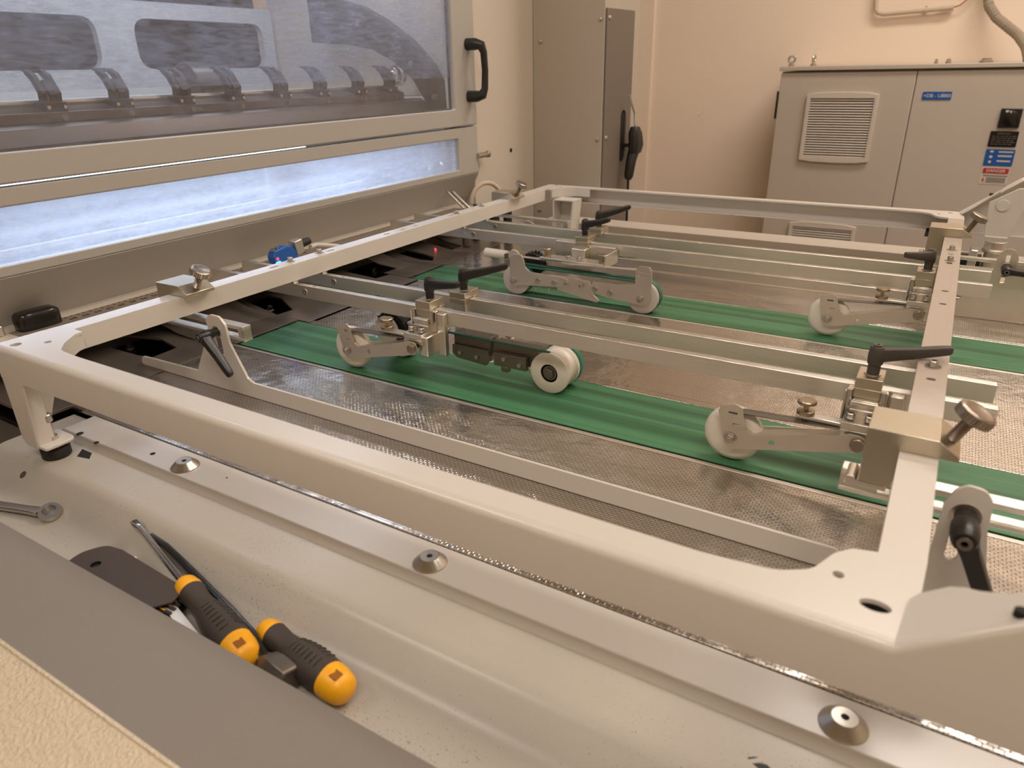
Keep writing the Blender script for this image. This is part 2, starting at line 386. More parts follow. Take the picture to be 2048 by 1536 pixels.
# ================================================================== CONTROL CABINET (front face y = 4.0)
cb = T('control_cabinet', 'large grey double-door electrical cabinet against the back wall', 'cabinet', (-.84, 4.0, FZ))
cb.part('body', MB().box(-.842, .36, 4.02, 4.43, FZ, .385), 'cab', .004)
cb.part('roof', MB().box(-.85, .37, 3.985, 4.44, .388, .408), 'cab', .003)
cb.part('plinth', MB().box(-.84, .36, 4.0, 4.4, FZ, FZ+.1), 'dark_panel')
d1 = cb.part('door', MB().box(-.842, -.242, 3.998, 4.019, FZ+.1, .378), 'cab', .003)
d2 = cb.part('door', MB().box(-.238, .36, 3.998, 4.019, FZ+.1, .378), 'cab', .003)
cb.part('hinge', MB().box(-.852, -.843, 3.996, 4.016, .165, .295), 'black', .002, parent=d1)
def vent(x0, x1, z0, z1, n, parent):
    ob_ = [(x0, z0+.01), (x0, z1-.012), (x0+.05, z1-.003), ((x0+x1)/2, z1), (x1-.05, z1-.003), (x1, z1-.012), (x1, z0+.01), (x1-.06, z0+.002), ((x0+x1)/2, z0), (x0+.06, z0+.002)]
    ih = [(x0+.018, z0+.026), (x0+.018, z1-.03), (x1-.018, z1-.03), (x1-.018, z0+.026)]
    v = cb.part('vent_frame', MB().prism(ob_, 'y', 3.984, 3.999, [ih]), 'cab_light', .003, parent=parent)
    v2 = cb.part('vent_back', MB().box(x0+.01, x1-.01, 3.9965, 3.9978, z0+.02, z1-.02), 'void', parent=parent)
    h = (z1-z0-.056)/n
    me = None
    for i in range(n):
        zc = z0+.026+h*(i+.5)
        if me is None:
            s0 = cb.part('slat', MB().add([(x0+.016, 3.987, zc-h*.30), (x1-.016, 3.987, zc-h*.30), (x1-.016, 3.992, zc+h*.22), (x0+.016, 3.992, zc+h*.22),
                 (x0+.016, 3.990, zc-h*.34), (x1-.016, 3.990, zc-h*.34), (x1-.016, 3.9955, zc+h*.14), (x0+.016, 3.9955, zc+h*.14)],
                 [(0,1,2,3),(7,6,5,4),(0,4,5,1),(1,5,6,2),(2,6,7,3),(3,7,4,0)]), 'cab_light', parent=parent); me = s0; zf = zc
        else:
            c = s0.copy(); COL.objects.link(c); c.parent = parent; c.location = (0, 0, zc-zf)
vent(-.704, -.381, -.038, .292, 23, d1)
vent(-.704, -.381, -.66, -.335, 23, d1)
for x in (-.82, -.715):
    mb = MB(); mb.cyl((x, 4.1, .408), (x, 4.1, .418), .014); mb.cyl((x, 4.1, .418), (x, 4.1, .426), .007)
    c = Vector((x, 4.1, .441)); th = 0 if x < -.8 else R(80)
    mb.tube([c+Vector((.0155*cos(a)*cos(th), .0155*cos(a)*sin(th), .0155*sin(a))) for a in [2*pi*k/24 for k in range(25)]], .0055, 10)
    cb.part('eye_bolt', mb, 'bolt')
for x, r in ((-.18, .008), (-.13, .012), (.02, .028), (.20, .010)):
    cb.part('roof_plug', MB().lathe([(r, 0), (r, .008), (r*.7, .012), (r*.7, .018), (r*.5, .02)], (x, 4.15, .408), (0, 0, 1)), 'hose')
cb.part('cable_gland', MB().lathe([(.026, 0), (.026, .02), (.02, .022), (.02, .045)], (.235, 4.12, .408), (0, 0, 1), 12), 'hose')
# label on right door
lb = cb.part('name_plate', MB().prism(fillet([(-.202, .256), (-.202, .291), (-.085, .291), (-.085, .256)], .004), 'y', 3.9955, 3.998), 'blue_label', parent=d2)
text(d2, cb.at, '+DB - U880I', .021, (-.143, 3.995, .2735), (R(90), 0, 0), 'white_ink')
sw = cb.part('rotary_switch', MB().box(.118, .198, 3.985, 3.998, .142, .222).lathe([(.034, 0), (.033, .018), (.028, .02)], (.160, 3.985, .182), (0, -1, 0)), 'black_gloss', .002, parent=d2)
mb = MB().box(-.008, .008, 0, .014, -.026, .034); mt = Matrix.Translation((.160, 3.951, .182)) @ Matrix.Rotation(R(-35), 4, 'Y')
cb.part('switch_knob', MB().box(-.009, .009, 0, .016, -.03, .03, mt), 'black_gloss', .002, parent=d2)
mb = MB().box(.135, .146, 3.9645, 3.966, .208, .216).box(.150, .157, 3.9645, 3.966, .202, .214)
cb.part('switch_mark', mb, 'white_ink', parent=d2)
pl = cb.part('rating_plate', MB().prism(fillet([(.098, .060), (.098, .127), (.205, .127), (.205, .060)], .004), 'y', 3.9955, 3.998), 'black_gloss', parent=d2)
mb = MB(); random.seed(3)
mb.box(.125, .175, 3.995, 3.9955, .114, .120)
for i in range(5):
    x = .108
    while x < .19:
        w = random.uniform(.006, .02); mb.box(x, min(x+w, .198), 3.995, 3.9955, .070+i*.0085, .0735+i*.0085); x += w+.004
cb.part('plate_print', mb, 'grey_ink', parent=d2)
pb = cb.part('rating_plate', MB().prism(fillet([(.098, -.022), (.098, .050), (.209, .050), (.209, -.022)], .004), 'y', 3.9955, 3.998), 'blue_label', parent=d2)
mb = MB(); mb.box(.147, .203, 3.995, 3.9955, .036, .042).box(.147, .200, 3.995, 3.9955, .018, .025).box(.147, .199, 3.995, 3.9955, -.004, .003)
mb.prism(circ(.121, .040, .008, 12, .005), 'y', 3.995, 3.9955).prism(circ(.121, .017, .007, 12, .006), 'y', 3.995, 3.9955).prism(circ(.121, -.005, .006, 12, .006), 'y', 3.995, 3.9955)
cb.part('plate_print', mb, 'pale_label', parent=d2)
cb.part('danger_plate', MB().box(.098, .207, 3.9965, 3.998, -.103, -.026), 'pale_label', parent=d2)
cb.part('danger_band', MB().prism(fillet([(.104, -.055), (.104, -.032), (.203, -.032), (.203, -.055)], .003), 'y', 3.995, 3.9965), 'red', parent=d2)
text(d2, cb.at, 'DANGER', .0185, (.1535, 3.9945, -.0435), (R(90), 0, 0), 'white_ink')
mb = MB(); mb.box(.108, .203, 3.9955, 3.9965, -.067, -.0635)
for i in range(5): mb.box(.123, .198, 3.9955, 3.9965, -.075-i*.005, -.0732-i*.005)
cb.part('plate_print', mb, 'grey_ink', parent=d2)
cb.part('warning_mark', MB().prism([(.108, -.085), (.112, -.073), (.116, -.085), (.112, -.097)], 'y', 3.9955, 3.9965), 'red', parent=d2)

# conduit, wire and hose on the wall
cd = T('wall_conduit', 'beige metal conduit bent along the back wall above the cabinet', 'conduit', (-.5, 4.42, .65))
cd.part('pipe', MB().tube([(-.515, 4.425, 1.2), (-.513, 4.425, .70), (-.508, 4.425, .665), (-.495, 4.425, .648), (-.47, 4.425, .641), (-.20, 4.425, .652)], .011, 12), 'conduit')
cd.part('clip', MB().cyl((-.29, 4.425, .6485), (-.275, 4.425, .649), .0145).box(-.288, -.277, 4.42, 4.45, .655, .668), 'conduit')
cd.part('coupling', MB().cyl((-.22, 4.425, .6515), (-.165, 4.425, .6545), .0135), 'conduit')
cd.part('wire', MB().tube([(-.17, 4.425, .654), (-.14, 4.42, .662), (-.11, 4.42, .69), (-.085, 4.42, .74), (-.08, 4.42, 1.2)], .0035, 8), 'wire')
path = [(-.06, 4.40, .95), (-.04, 4.40, .72), (-.02, 4.38, .65), (.02, 4.36, .60), (.07, 4.32, .56), (.12, 4.26, .52), (.16, 4.2, .47), (.175, 4.15, .43), (.18, 4.13, .406)]
pp = [];
for i in range(len(path)-1):
    for k in range(8): pp.append(Vector(path[i]).lerp(Vector(path[i+1]), k/8))
hs = MB().tube(pp, .021, 12, rs=[.021+(.0012 if i % 2 else -.0012) for i in range(len(pp))])
single('corrugated_hose', hs, 'hose', 'thick grey corrugated cable hose running down to the cabinet roof', 'hose', (.18, 4.13, .41))

# ================================================================== PRESS HOUSING (left): hood doors, columns, interior
XH = -1.14
ud = T('upper_door', 'upper beige machine door with a large scratched see-through window', 'door', (XH, .9, .286))
ud.part('door_frame', MB().prism([(-.4, .286), (1.703, .286), (1.703, 1.0), (-.4, 1.0)], 'x', XH-.03, XH, [fillet([(-.25, .328), (1.603, .328), (1.603, .9), (-.25, .9)], .006)]), 'hood', .003)
ud.part('pane', MB().box(XH-.010, XH-.006, -.27, 1.62, .31, .405), 'pane_clear', label='clearer bottom strip of the scratched window')
ud.part('protective_film', MB().box(XH-.010, XH-.006, -.27, 1.62, .405, .92), 'pane_haze', label='hazy blue film over the scratched window')
ud.part('gasket', MB().prism([(-.26, .322), (1.61, .322), (1.61, .92), (-.26, .92)], 'x', XH-.016, XH-.012, [[(-.24, .332), (1.598, .332), (1.598, .9), (-.24, .9)]]), 'black')
h = ud.part('handle', MB().tube([(XH-.002, 1.668, .482), (XH+.022, 1.675, .482), (XH+.036, 1.680, .478), (XH+.041, 1.683, .462), (XH+.043, 1.684, .42), (XH+.041, 1.683, .376), (XH+.036, 1.680, .362), (XH+.022, 1.675, .358), (XH-.002, 1.668, .358)], .009, 14,
       rs=[.0145, .0145, .0125, .009, .0085, .009, .0125, .0145, .0145]), 'black', label='black plastic pull handle')
ld = T('lower_door', 'lower beige folded machine door with a long frosted bright window', 'door', (XH, .9, .08))
ld.part('door_panel', MB().prism([(-.4, .16), (1.703, .16), (1.703, .282), (-.4, .282)], 'x', XH-.025, XH, [[(-.25, .1755), (1.61, .1755), (1.61, .256), (-.25, .256)]]), 'hood', .003)
ld.part('lower_fold', MB().prism([(XH, .1602), (XH-.048, .078), (XH-.054, .082), (XH-.025, .1602)], 'y', -.4, 1.703), 'hood', .001)
ld.part('hem', MB().box(XH-.058, XH-.046, -.4, 1.69, .074, .079), 'hood', .001)
ld.part('pane', MB().box(XH-.012, XH-.008, -.28, 1.63, .165, .268), 'pane_frost', label='frosted scratched acrylic strip')
ld.part('latch_pin', MB().cyl((XH+.004, 1.695, .205), (XH+.004, 1.740, .205), .0075).cyl((XH+.004, 1.740, .205), (XH+.004, 1.748, .205), .0095), 'bolt', .001)

pc = T('press_column', 'beige side column of the machine right of the hood doors', 'column', (-1.3, 1.9, FZ))
pc.part('panel', MB().box(-1.9, -1.158, 1.708, 2.06, FZ, 1.3), 'column', .003)
pc.part('hole_plug', MB().cyl((-1.159, 1.905, .199), (-1.1568, 1.905, .199), .0062), 'void')
cbx = T('corner_box', 'grey-beige sheet metal box standing beyond the column', 'machine box', (-1.04, 2.1, FZ))
cbx.part('front_sheet', MB().box(-1.157, -.925, 2.043, 2.30, FZ, 1.3), 'corner', .0015)
cbx.part('side_cover', MB().prism([(2.047, FZ), (2.247, FZ), (2.247, .575), (2.047, .573)], 'x', -.924, -.919, [slot(2.190, .222, .042, .155)]), 'dark_panel', .001)
cbx.part('slot_liner', MB().box(-.9235, -.9225, 2.160, 2.220, .13, .31), 'void')
for x, z in ((-1.131, .495), (-1.137, .001), (-.938, .545), (-.938, .224)):
    cbx.part('dome_screw', MB().lathe([(.007, 0), (.006, .003), (.003, .0045), (0.0005, .005)], (x, 2.043, z), (0, -1, 0), 14), 'bolt')
for y, z in ((2.062, .549), (2.062, .228)):
    cbx.part('dome_screw', MB().lathe([(.007, 0), (.006, .003), (.003, .0045), (0.0005, .005)], (-.919, y, z), (1, 0, 0), 14), 'bolt')
# air gun hanging in front of the slot
ag = T('air_gun', 'black air blow gun with a bent silver nozzle hanging beside the dark panel', 'air gun', (-.89, 2.19, .15))
ag.part('nozzle', MB().tube([(-.895, 2.172, .345), (-.893, 2.188, .318), (-.888, 2.205, .290), (-.886, 2.209, .245)], .0035, 10, rs=[.003, .0035, .0035, .0035]), 'chrome')
ag.part('body', MB().loft([[(-.886+a*.014, 2.209+b*.016, .25) for a, b in circ(0, 0, 1, 10)], [(-.885+a*.020, 2.210+b*.028, .232) for a, b in circ(0, 0, 1, 10)],
      [(-.883+a*.020, 2.215+b*.038, .195) for a, b in circ(0, 0, 1, 10)], [(-.884+a*.017, 2.211+b*.030, .172) for a, b in circ(0, 0, 1, 10)]]), 'black')
ag.part('grip', MB().tube([(-.885, 2.208, .185), (-.887, 2.190, .150), (-.888, 2.178, .105), (-.888, 2.174, .095)], .012, 12, rs=[.018, .016, .0145, .010]), 'black')
ag.part('trigger', MB().tube([(-.884, 2.235, .20), (-.884, 2.243, .18), (-.884, 2.238, .172)], .005, 8), 'black')
ag.part('hose', MB().tube([(-.888, 2.176, .10), (-.888, 2.178, .05), (-.888, 2.18, -.2), (-.888, 2.18, -.96)], .004, 8), 'black')
ag.part('hook', MB().box(-.92, -.892, 2.195, 2.205, .19, .2), 'black')

# interior of the press
pi_ = T('press_unit', 'printing unit lit blue-white behind the machine windows', 'machine unit', (-1.6, .9, .1))
pi_.part('rear_panel', MB().prism([(-.4, .05), (1.70, .05), (1.70, .60), (-.4, .60)], 'x', -1.90, -1.88,
     [fillet([(.15, .44), (1.14, .44), (1.14, .56), (.15, .56)], .04), fillet([(1.24, .44), (1.66, .44), (1.66, .56), (1.24, .56)], .04)]), 'press_white')
pi_.part('recess_panel', MB().box(-1.98, -1.95, -.4, 1.7, .05, 1.1), 'press_dark')
pi_.part('top_panel', MB().box(-1.98, -1.17, -.4, 1.705, 1.0, 1.02), 'press_dark')
pi_.part('added_light_baffle', MB().box(-1.9, -1.196, -.4, 1.70, .0795, .083), 'press_white')  # added unseen sheet, keeps the press light off the ruler rail
pi_.part('inner_floor', MB().box(-1.9, -1.19, -.4, 1.7, .04, .06), 'press_white')
gb = pi_.part('gripper_bar', MB().prism([(-1.29, .3565), (-1.262, .3565), (-1.262, .372), (-1.29, .381)], 'y', -.4, 1.55), 'press_bar', .001)
pi_.part('apron', MB().prism([(-1.262, .3565), (-1.250, .350), (-1.235, .325), (-1.205, .295), (-1.21, .290), (-1.245, .318), (-1.262, .345), (-1.29, .3565)], 'y', -.4, 1.62), 'press_bar', .001)
pi_.part('torsion_bar', MB().cyl((-1.296, -.4, .383), (-1.296, 1.55, .383), .007, n=12), 'dark_steel')
for k in range(9):
    y = .665+.1205*(k-1)+(.004 if k % 2 else 0)
    mb = MB()
    prof = [(-1.272, .372), (-1.264, .400), (-1.282, .427), (-1.30, .436), (-1.305, .430), (-1.291, .419), (-1.279, .400), (-1.284, .372)]
    mb.prism(prof, 'y', y-.015, y-.007).prism(prof, 'y', y+.007, y+.015)
    mb.prism([(-1.30, .433), (-1.318, .437), (-1.318, .4345), (-1.303, .430)], 'y', y-.013, y+.013)
    mb.prism([(-1.27, .385), (-1.26, .398), (-1.275, .42), (-1.28, .418), (-1.267, .398)], 'y', y-.006, y+.006)
    c = pi_.part('gripper_clip', mb, 'press_dark', .0005)
    pi_.part('pad', MB().box(-1.30, -1.262, y-.018, y+.018, .371, .387), 'press_dark', .001, parent=c)
    pi_.part('clip_screw', MB().cyl((-1.262, y-.013, .379), (-1.2585, y-.013, .379), .003, n=10).cyl((-1.262, y+.013, .379), (-1.2585, y+.013, .379), .003, n=10), 'bolt', parent=c)
    pi_.part('flat_screw', MB().cyl((-1.262, y+.01, .363), (-1.2608, y+.01, .363), .005, n=14), 'dark_steel', parent=gb)
arc = [(-1.62, .62), (-1.52, .605), (-1.43, .582), (-1.35, .545), (-1.27, .495), (-1.205, .435), (-1.168, .37), (-1.165, .29)]
inner = [(-1.215, .29), (-1.235, .35), (-1.27, .40), (-1.33, .445), (-1.40, .475), (-1.48, .49), (-1.62, .50)]
sp_ = pi_.part('side_ring', MB().prism(arc+inner, 'y', 1.60, 1.625), 'press_dark', .002)
for x, z in ((-1.44, .54), (-1.27, .44), (-1.20, .36)):
    pi_.part('ring_screw', MB().cyl((x, 1.6, z), (x, 1.594, z), .007), 'bolt', parent=sp_)
pi_.part('gear_shaft', MB().lathe([(.026, 0), (.026, .012), (.020, .014), (.020, .03), (.012, .032), (.012, .05), (.006, .052), (.006, .058)], (-1.33, 1.62, .412), (0, -1, 0), 20), 'bolt', .001)
pi_.part('guide_roller', MB().cyl((-1.55, -.4, .30), (-1.55, 1.69, .30), .085, n=40), 'press_white')
pi_.part('lower_cylinder', MB().cyl((-1.36, -.4, .15), (-1.36, 1.69, .15), .055, n=36), 'press_bar')
br = pi_.part('bearing_block', MB().box(-1.48, -1.42, .60, .66, .33, .43), 'alu_plate', .004)
for z in (.355, .40): pi_.part('socket_screw', MB().lathe([(.009, 0), (.009, .008), (.005, .008), (.005, .003)], (-1.42, .64, z), (1, 0, 0), 14), 'bolt', parent=br)
pi_.part('inner_motor', MB().cyl((-1.52, 1.10, .40), (-1.52, 1.20, .40), .05).cyl((-1.52, .45, .40), (-1.52, .60, .40), .055), 'press_bar', .003)
pi_.part('light_tube', MB().cyl((-1.42, .4, .93), (-1.42, 1.6, .93), .013, n=12), 'tube')
pi_.part('light_tube', MB().cyl((-1.30, .42, .264), (-1.30, 1.22, .264), .007, n=12), 'tube')
pi_.part('inner_bracket', MB().box(-1.21, -1.20, 1.02, 1.04, .17, .25).box(-1.21, -1.20, .3, 1.3, .178, .186), 'nylon')
pi_.part('bearing_plate', MB().box(-1.60, -1.22, 1.66, 1.69, .06, .36), 'alu_plate', .002)
for x, z in ((-1.30, .21), (-1.25, .235), (-1.28, .165), (-1.235, .18)):
    pi_.part('plate_bolt', MB().lathe([(.012, 0), (.012, .01), (.006, .012)], (x, 1.66, z), (0, -1, 0), 14), 'bolt')

# ================================================================== MACHINE BED
bed = T('feeder_table', 'long feeder table with embossed steel deck between cream side ledges', 'machine table', (-.4, 1.03, FZ))
XL, XR = -1.05, .62
bed.part('base', MB().box(-1.6, XR, .30, 1.76, FZ, -.06), 'dark_panel')
bed.part('deck_bed', MB().box(XL, XR, .40, 1.66, -.05, -.022), 'void')
bed.part('deck_plate', MB().box(-1.03, XR, .4445, .716, -.006, 0), 'mesh', .0005, label='near embossed steel deck plate')
bed.part('deck_plate', MB().box(-.965, XR, .880, 1.188, -.006, 0), 'mesh', .0005, label='middle embossed steel deck plate')
bed.part('deck_plate', MB().box(-1.03, XR, 1.335, 1.61, -.006, 0), 'mesh', .0005, label='far embossed steel deck plate')
for a, b, mt_ in ((.7165, .7228, 'steel'), (.8655, .880, 'mesh'), (1.1885, 1.1935, 'steel'), (1.3275, 1.335, 'mesh')):
    bed.part('edge_trim', MB().box(-1.0, XR, a, b, -.008, .0008 if mt_ == 'steel' else 0), mt_, .0006)
# infeed sheet left of the belts, with its openings
holes = [[(-1.25, .59), (-1.24, .645), (-1.204, .66), (-1.136, .677), (-1.07, .662), (-1.066, .613), (-1.099, .608), (-1.182, .607)],
         [(-1.243, .914), (-1.228, .955), (-1.132, .948), (-1.053, .904), (-1.056, .868), (-1.163, .894)],
         [(-1.240, 1.18), (-1.214, 1.285), (-1.126, 1.271), (-1.064, 1.25), (-1.054, 1.186), (-1.06, 1.155), (-1.159, 1.167)],
         [(-1.22, 1.373), (-1.22, 1.411), (-1.118, 1.393), (-1.063, 1.374), (-1.042, 1.34), (-1.073, 1.335), (-1.153, 1.358)],
         [(-1.20, 1.501), (-1.22, 1.57), (-1.121, 1.523), (-1.068, 1.504), (-1.066, 1.455)]]
bed.part('infeed_sheet', MB().prism([(-1.30, .40), (-.999, .40), (-.999, 1.66), (-1.30, 1.66)], 'z', -.0025, .0018, holes), 'infeed', .0004)
bed.part('infeed_well', MB().box(-1.30, -1.02, .42, 1.64, -.05, -.048), 'void')
for (y0, y1, xx) in ((.722, .862, -1.0), (1.195, 1.33, -1.0)):
    bed.part('belt_lip', MB().box(xx-.07, xx+.006, y0, y1, .0018, .0034), 'infeed', .0005)
bed.part('clear_strip', MB().box(-1.02, -.97, .865, 1.19, .0002, .0022), 'infeed', .0004)
for y in (.70, .985, 1.02, 1.24):
    bed.part('guide_finger', MB().prism([(-1.28, .03), (-1.20, .026), (-1.12, .008), (-1.06, .0035), (-1.06, .0018), (-1.12, .005), (-1.20, .022), (-1.28, .026)], 'y', y, y+.16 if y < .9 else y+.055), 'infeed', .0004)
for (x, y) in ((-1.20, .655), (-1.17, 1.27), (-1.15, .93)):
    bed.part('hex_bolt', MB().lathe([(.008, 0), (.008, .012), (.005, .013), (.005, .02)], (x, y, -.03), (.3, -.2, 1), hexa=True), 'bolt')
for s, nm in ((1, 'near'), (-1, 'far')):
    Y = (lambda y: y) if s == 1 else (lambda y: 2.055-y)
    bed.part('side_strip', MB().prism([(Y(.4425), .0005), (Y(.4425), -.010), (Y(.393), -.010), (Y(.3965), -.004), (Y(.399), .0005)], 'x', -.94, XR,), 'cream', .0012, label='cream flat edge strip along the '+nm+' side of the deck')
    prof = [(.44, -.012), (.44, -.0085), (.24, -.0085), (.24, -.012)] if s == -1 else [(.44, -.012), (.44, -.0085), (.352, -.0085), (.347, -.0088), (.342, -.0100), (.338, -.0122), (.335, -.0145), (.316, -.0288), (.311, -.0320), (.306, -.0342), (.301, -.0352), (.296, -.0355), (.16, -.0355), (.16, -.04), (.30, -.04), (.318, -.031), (.342, -.0145), (.352, -.012)]
    bed.part('side_tray', MB().prism([(Y(a), b) for a, b in prof], 'x', -.99, XR), 'tray', ang=20, label='cream folded ledge and tool tray on the '+nm+' side')
    bed.part('side_skirt', MB().box(-.955, XR, *sorted((Y(.16), Y(.165))), FZ+.2, -.036), 'tray')
for x in (-.710, -.350, .0075):
    k = bed.part('conical_knob', MB().lathe([(.0165, 0), (.0162, .0012), (.0098, .0075), (.0092, .0080), (.0090, .0074), (.0086, .0079), (.0028, .0079), (.0028, .0040)], (x, .4165, .0005), (0, 0, 1), 32), 'bolt', ang=28, label='conical steel locating knob')
    bed.part('socket_hole', MB().cyl((x, .4165, .0081), (x, .4165, .0085), .0026, n=6), 'void', parent=k)
for x, y, z, r in ((-.905, .402, .0004, .0045), (-.862, .3985, .0004, .0032), (-.772, .416, .0004, .0032), (-.645, .4235, .0004, .001)):
    bed.part('strip_hole', MB().prism(circ(x, y, r), 'z', z, z+.0004), 'void')
bed.part('ledge_cutout', MB().prism([(-.879, .388), (-.858, .388), (-.846, .378), (-.866, .374)], 'z', -.0086, -.0082), 'void')
for x, y, z in ((-.9197, .3410, -.0118),):
    bed.part('ledge_boss', MB().lathe([(.006, 0), (.005, .0012), (.0032, .0012), (.0028, -.001)], (x, y, z), (0, -.5, .85), 16), 'tray')
bed.part('ledge_screw', MB().lathe([(.0048, -.001), (.0048, .0008), (.002, .0008)], (-.9050, .3265, -.0215), (0, -.65, .75), 16), 'dark_steel')
# flake of worn paint on the ledge
bed.part('paint_chip', MB().prism([(-.040, .3625), (-.036, .3655), (-.031, .3665), (-.0275, .364), (-.0285, .3595), (-.0325, .3575), (-.0375, .358), (-.035, .3605)], 'z', -.0086, -.00835), 'black_ink')
bed.part('paint_chip', MB().prism([(-.044, .3655), (-.040, .3685), (-.0375, .3695), (-.040, .367), (-.043, .3645)], 'z', -.0086, -.00835), 'black_ink')

# near and far grey covers
for s in (1, -1):
    Y = (lambda y: y) if s == 1 else (lambda y: 2.055-y)
    cv = T('side_cover', 'smooth grey cover panel overhanging the tool tray in the foreground' if s == 1 else 'beige-grey cover panel along the far side beyond the frame', 'cover panel', (-.3, Y(.195), -.03))
    cv.part('top_sheet', MB().prism([(Y(.2365), .020), (Y(.2365), .0185), (Y(.156), .0185), (Y(.154), .020)], 'x', -1.0, XR), 'cover' if s == 1 else 'corner', .0004)
    cv.part('edge_bead', MB().prism([(Y(.1545), .0203), (Y(.1515), .0203), (Y(.1515), .0185), (Y(.1545), .0185)], 'x', -1.0, XR), 'hammer' if s == 1 else 'corner', .0006)
    cv.part('sloped_face', MB().prism([(Y(.1545), .0187), (Y(.150), .0187), (Y(.06), -.010), (Y(-.05) if s == 1 else Y(.055), -.05 if s == 1 else -.012), (Y(-.05) if s == 1 else Y(.055), -.06), (Y(.15), -.02)], 'x', -1.0, XR), 'hammer' if s == 1 else 'corner')
    if s == -1: cv.part('fascia', MB().box(-1.0, XR, 1.8185, 1.8205, -.008, .0184), 'corner')
    cv.part('support_wall', MB().prism([(Y(.162), .0185), (Y(.1585), .0185), (Y(.1585), -.40), (Y(.162), -.40)], 'x', -1.0, XR), 'cover')

# belts
for i, (a, b) in enumerate(((.7285, .864), (1.199, 1.325))):
    single('conveyor_belt', MB().box(-.9995, XR, a, b, -.0018, 0), 'belt',
           ['near green conveyor belt under the roller arms', 'far green conveyor belt under the long double-wheel carriage'][i], 'belt', (-.2, (a+b)/2, -.004), 'green conveyor belts', bevel=.0003)

# ruler rail under the hood
rr = T('ruler_rail', 'narrow metal rail with an engraved ruler under the hood', 'ruler', (-1.19, 1.0, .03))
rr.part('rail', MB().box(-1.33, -1.105, .40, 1.66, .071, .0765), 'column', .001)
rr.part('rail_support', MB().box(-1.33, -1.31, .40, 1.66, -.06, .071), 'hood')
rr.part('ruler_scale', MB().box(-1.158, -1.120, .46, 1.60, .0765, .0775), 'ruler')
mb = MB()
for k in range(105):
    y = .52+k*.01; mb.box(-1.1565, -1.152 if k % 2 else -1.149, y, y+.0014, .0775, .0778)
rr.part('graduation', mb, 'black_ink')
mb = MB(); random.seed(5)
for k in range(21):
    t = text(rr.o, rr.at, str(68-2*k), .012, (-1.138, .545+k*.02 if k < 9 else .63+k*.02, .0776), (0, 0, R(90)), 'black_ink', name='ruler_number')

# black rubber-capped stop and block at the far left
sb = T('stop_block', 'small grey aluminium block with a round screw beside the black cap', 'block', (-1.22, .46, .058))
sb.part('block', MB().box(-1.185, -1.150, .40, .452, .0765, .092).box(-1.225, -1.187, .40, .450, .0765, .100), 'alu_plate', .0015)
sb.part('screw', MB().lathe([(.0075, 0), (.0075, .002), (.0055, .0025), (.0045, .001)], (-1.150, .438, .085), (1, -.3, .1), 20), 'bolt')
bc = T('black_cap', 'glossy black rounded plastic cap behind the near left frame corner', 'cap', (-1.2, .53, .058))
bc.part('cap', MB().loft([[(-1.150+a*.016*k, .500+b*.030*k, z) for a, b in fillet([(-1, -1), (1, -1), (1, 1), (-1, 1)], .6)] for k, z in ((1, .0765), (1.02, .094), (.98, .100), (.86, .103), (.5, .1045))]), 'black_gloss', ang=50)

# blue sensor
sn = T('blue_sensor', 'small blue photoelectric sensor with lit LEDs behind the left bar', 'sensor', (-1.09, .93, .06))
mtx = Matrix.Translation((-1.09, .93, .099)) @ Matrix.Rotation(R(8), 4, 'X')
sn.part('body', MB().prism(fillet([(-.026, -.020), (-.028, .006), (-.020, .016), (.008, .017), (.022, .012), (.030, 0), (.030, -.02)], .004), 'x', -.009, .009, mt=mtx), 'blue_sensor', .0015)
sn.part('status_led', MB().prism(fillet([(-.0265, -.013), (-.0265, -.004), (-.014, -.004), (-.014, -.013)], .003), 'x', .009, .0098, mt=mtx), 'led_blue')
sn.part('signal_led', MB().prism(circ(-.0195, .001, .0028, 12), 'x', .009, .0098, mt=mtx), 'led_red')
sn.part('adjust_screw', MB().cyl((0, -.018, .016), (0, -.018, .0195), .0042, mt=mtx).cyl((0, -.008, .0165), (0, -.008, .020), .0035, mt=mtx), 'chrome')
sn.part('steel_clip', MB().box(-.010, .0105, .030, .050, -.010, .018, mtx), 'steel', .002)
sn.part('plug', MB().cyl((0, .05, .005), (0, .075, .004), .0085, .007, mt=mtx), 'rubber', .001)
sn.part('cable', MB().tube([(-1.09, 1.005, .10), (-1.10, 1.03, .098), (-1.11, 1.07, .088), (-1.11, 1.10, .080), (-1.09, 1.115, .070), (-1.07, 1.12, .065)], .0045, 10), 'nylon')
sn.part('mount', MB().box(-1.10, -1.08, .92, .95, .03, .075).box(-1.15, -1.08, .92, .95, .03, .034), 'steel')

# bits behind the far end of the left bar
fb = T('cable_bundle', 'dark cables and small fittings behind the far end of the left bar', 'cables', (-1.05, 1.58, .03))
for k, (x, y, r, mt_) in enumerate(((-1.05, 1.50, .012, 'dark_steel'), (-1.06, 1.56, .010, 'rubber'), (-1.04, 1.62, .014, 'rubber'), (-1.02, 1.655, .012, 'rubber'))):
    fb.part('fitting', MB().cyl((x, y, .0055), (x, y, .085), r, n=14).cyl((x, y, .085), (x, y, .10), r*.6, n=14), mt_, .001)
fb.part('hose_loop', MB().tube([(-1.09+.05*cos(a)*.4, 1.66+.045*cos(a), .09+.05*sin(a)) for a in [pi*k/12 for k in range(13)]], .006, 10), 'conduit')
fb.part('pin', MB().cyl((-1.16, 1.60, .12), (-1.08, 1.60, .06), .004).cyl((-1.16, 1.575, .125), (-1.09, 1.575, .07), .003), 'bolt')
fb.part('indicator', MB().cyl((-1.10, 1.43, .0025), (-1.10, 1.43, .007), .0022), 'led_red')

# ================================================================== CREAM GAUGE FRAME
ZT = .14
fr = T('swing_frame', 'cream painted steel swing frame spanning the feeder table', 'machine frame', (-.4, 1.03, -.0085))
SL = .775
def arm_outline():
    return None
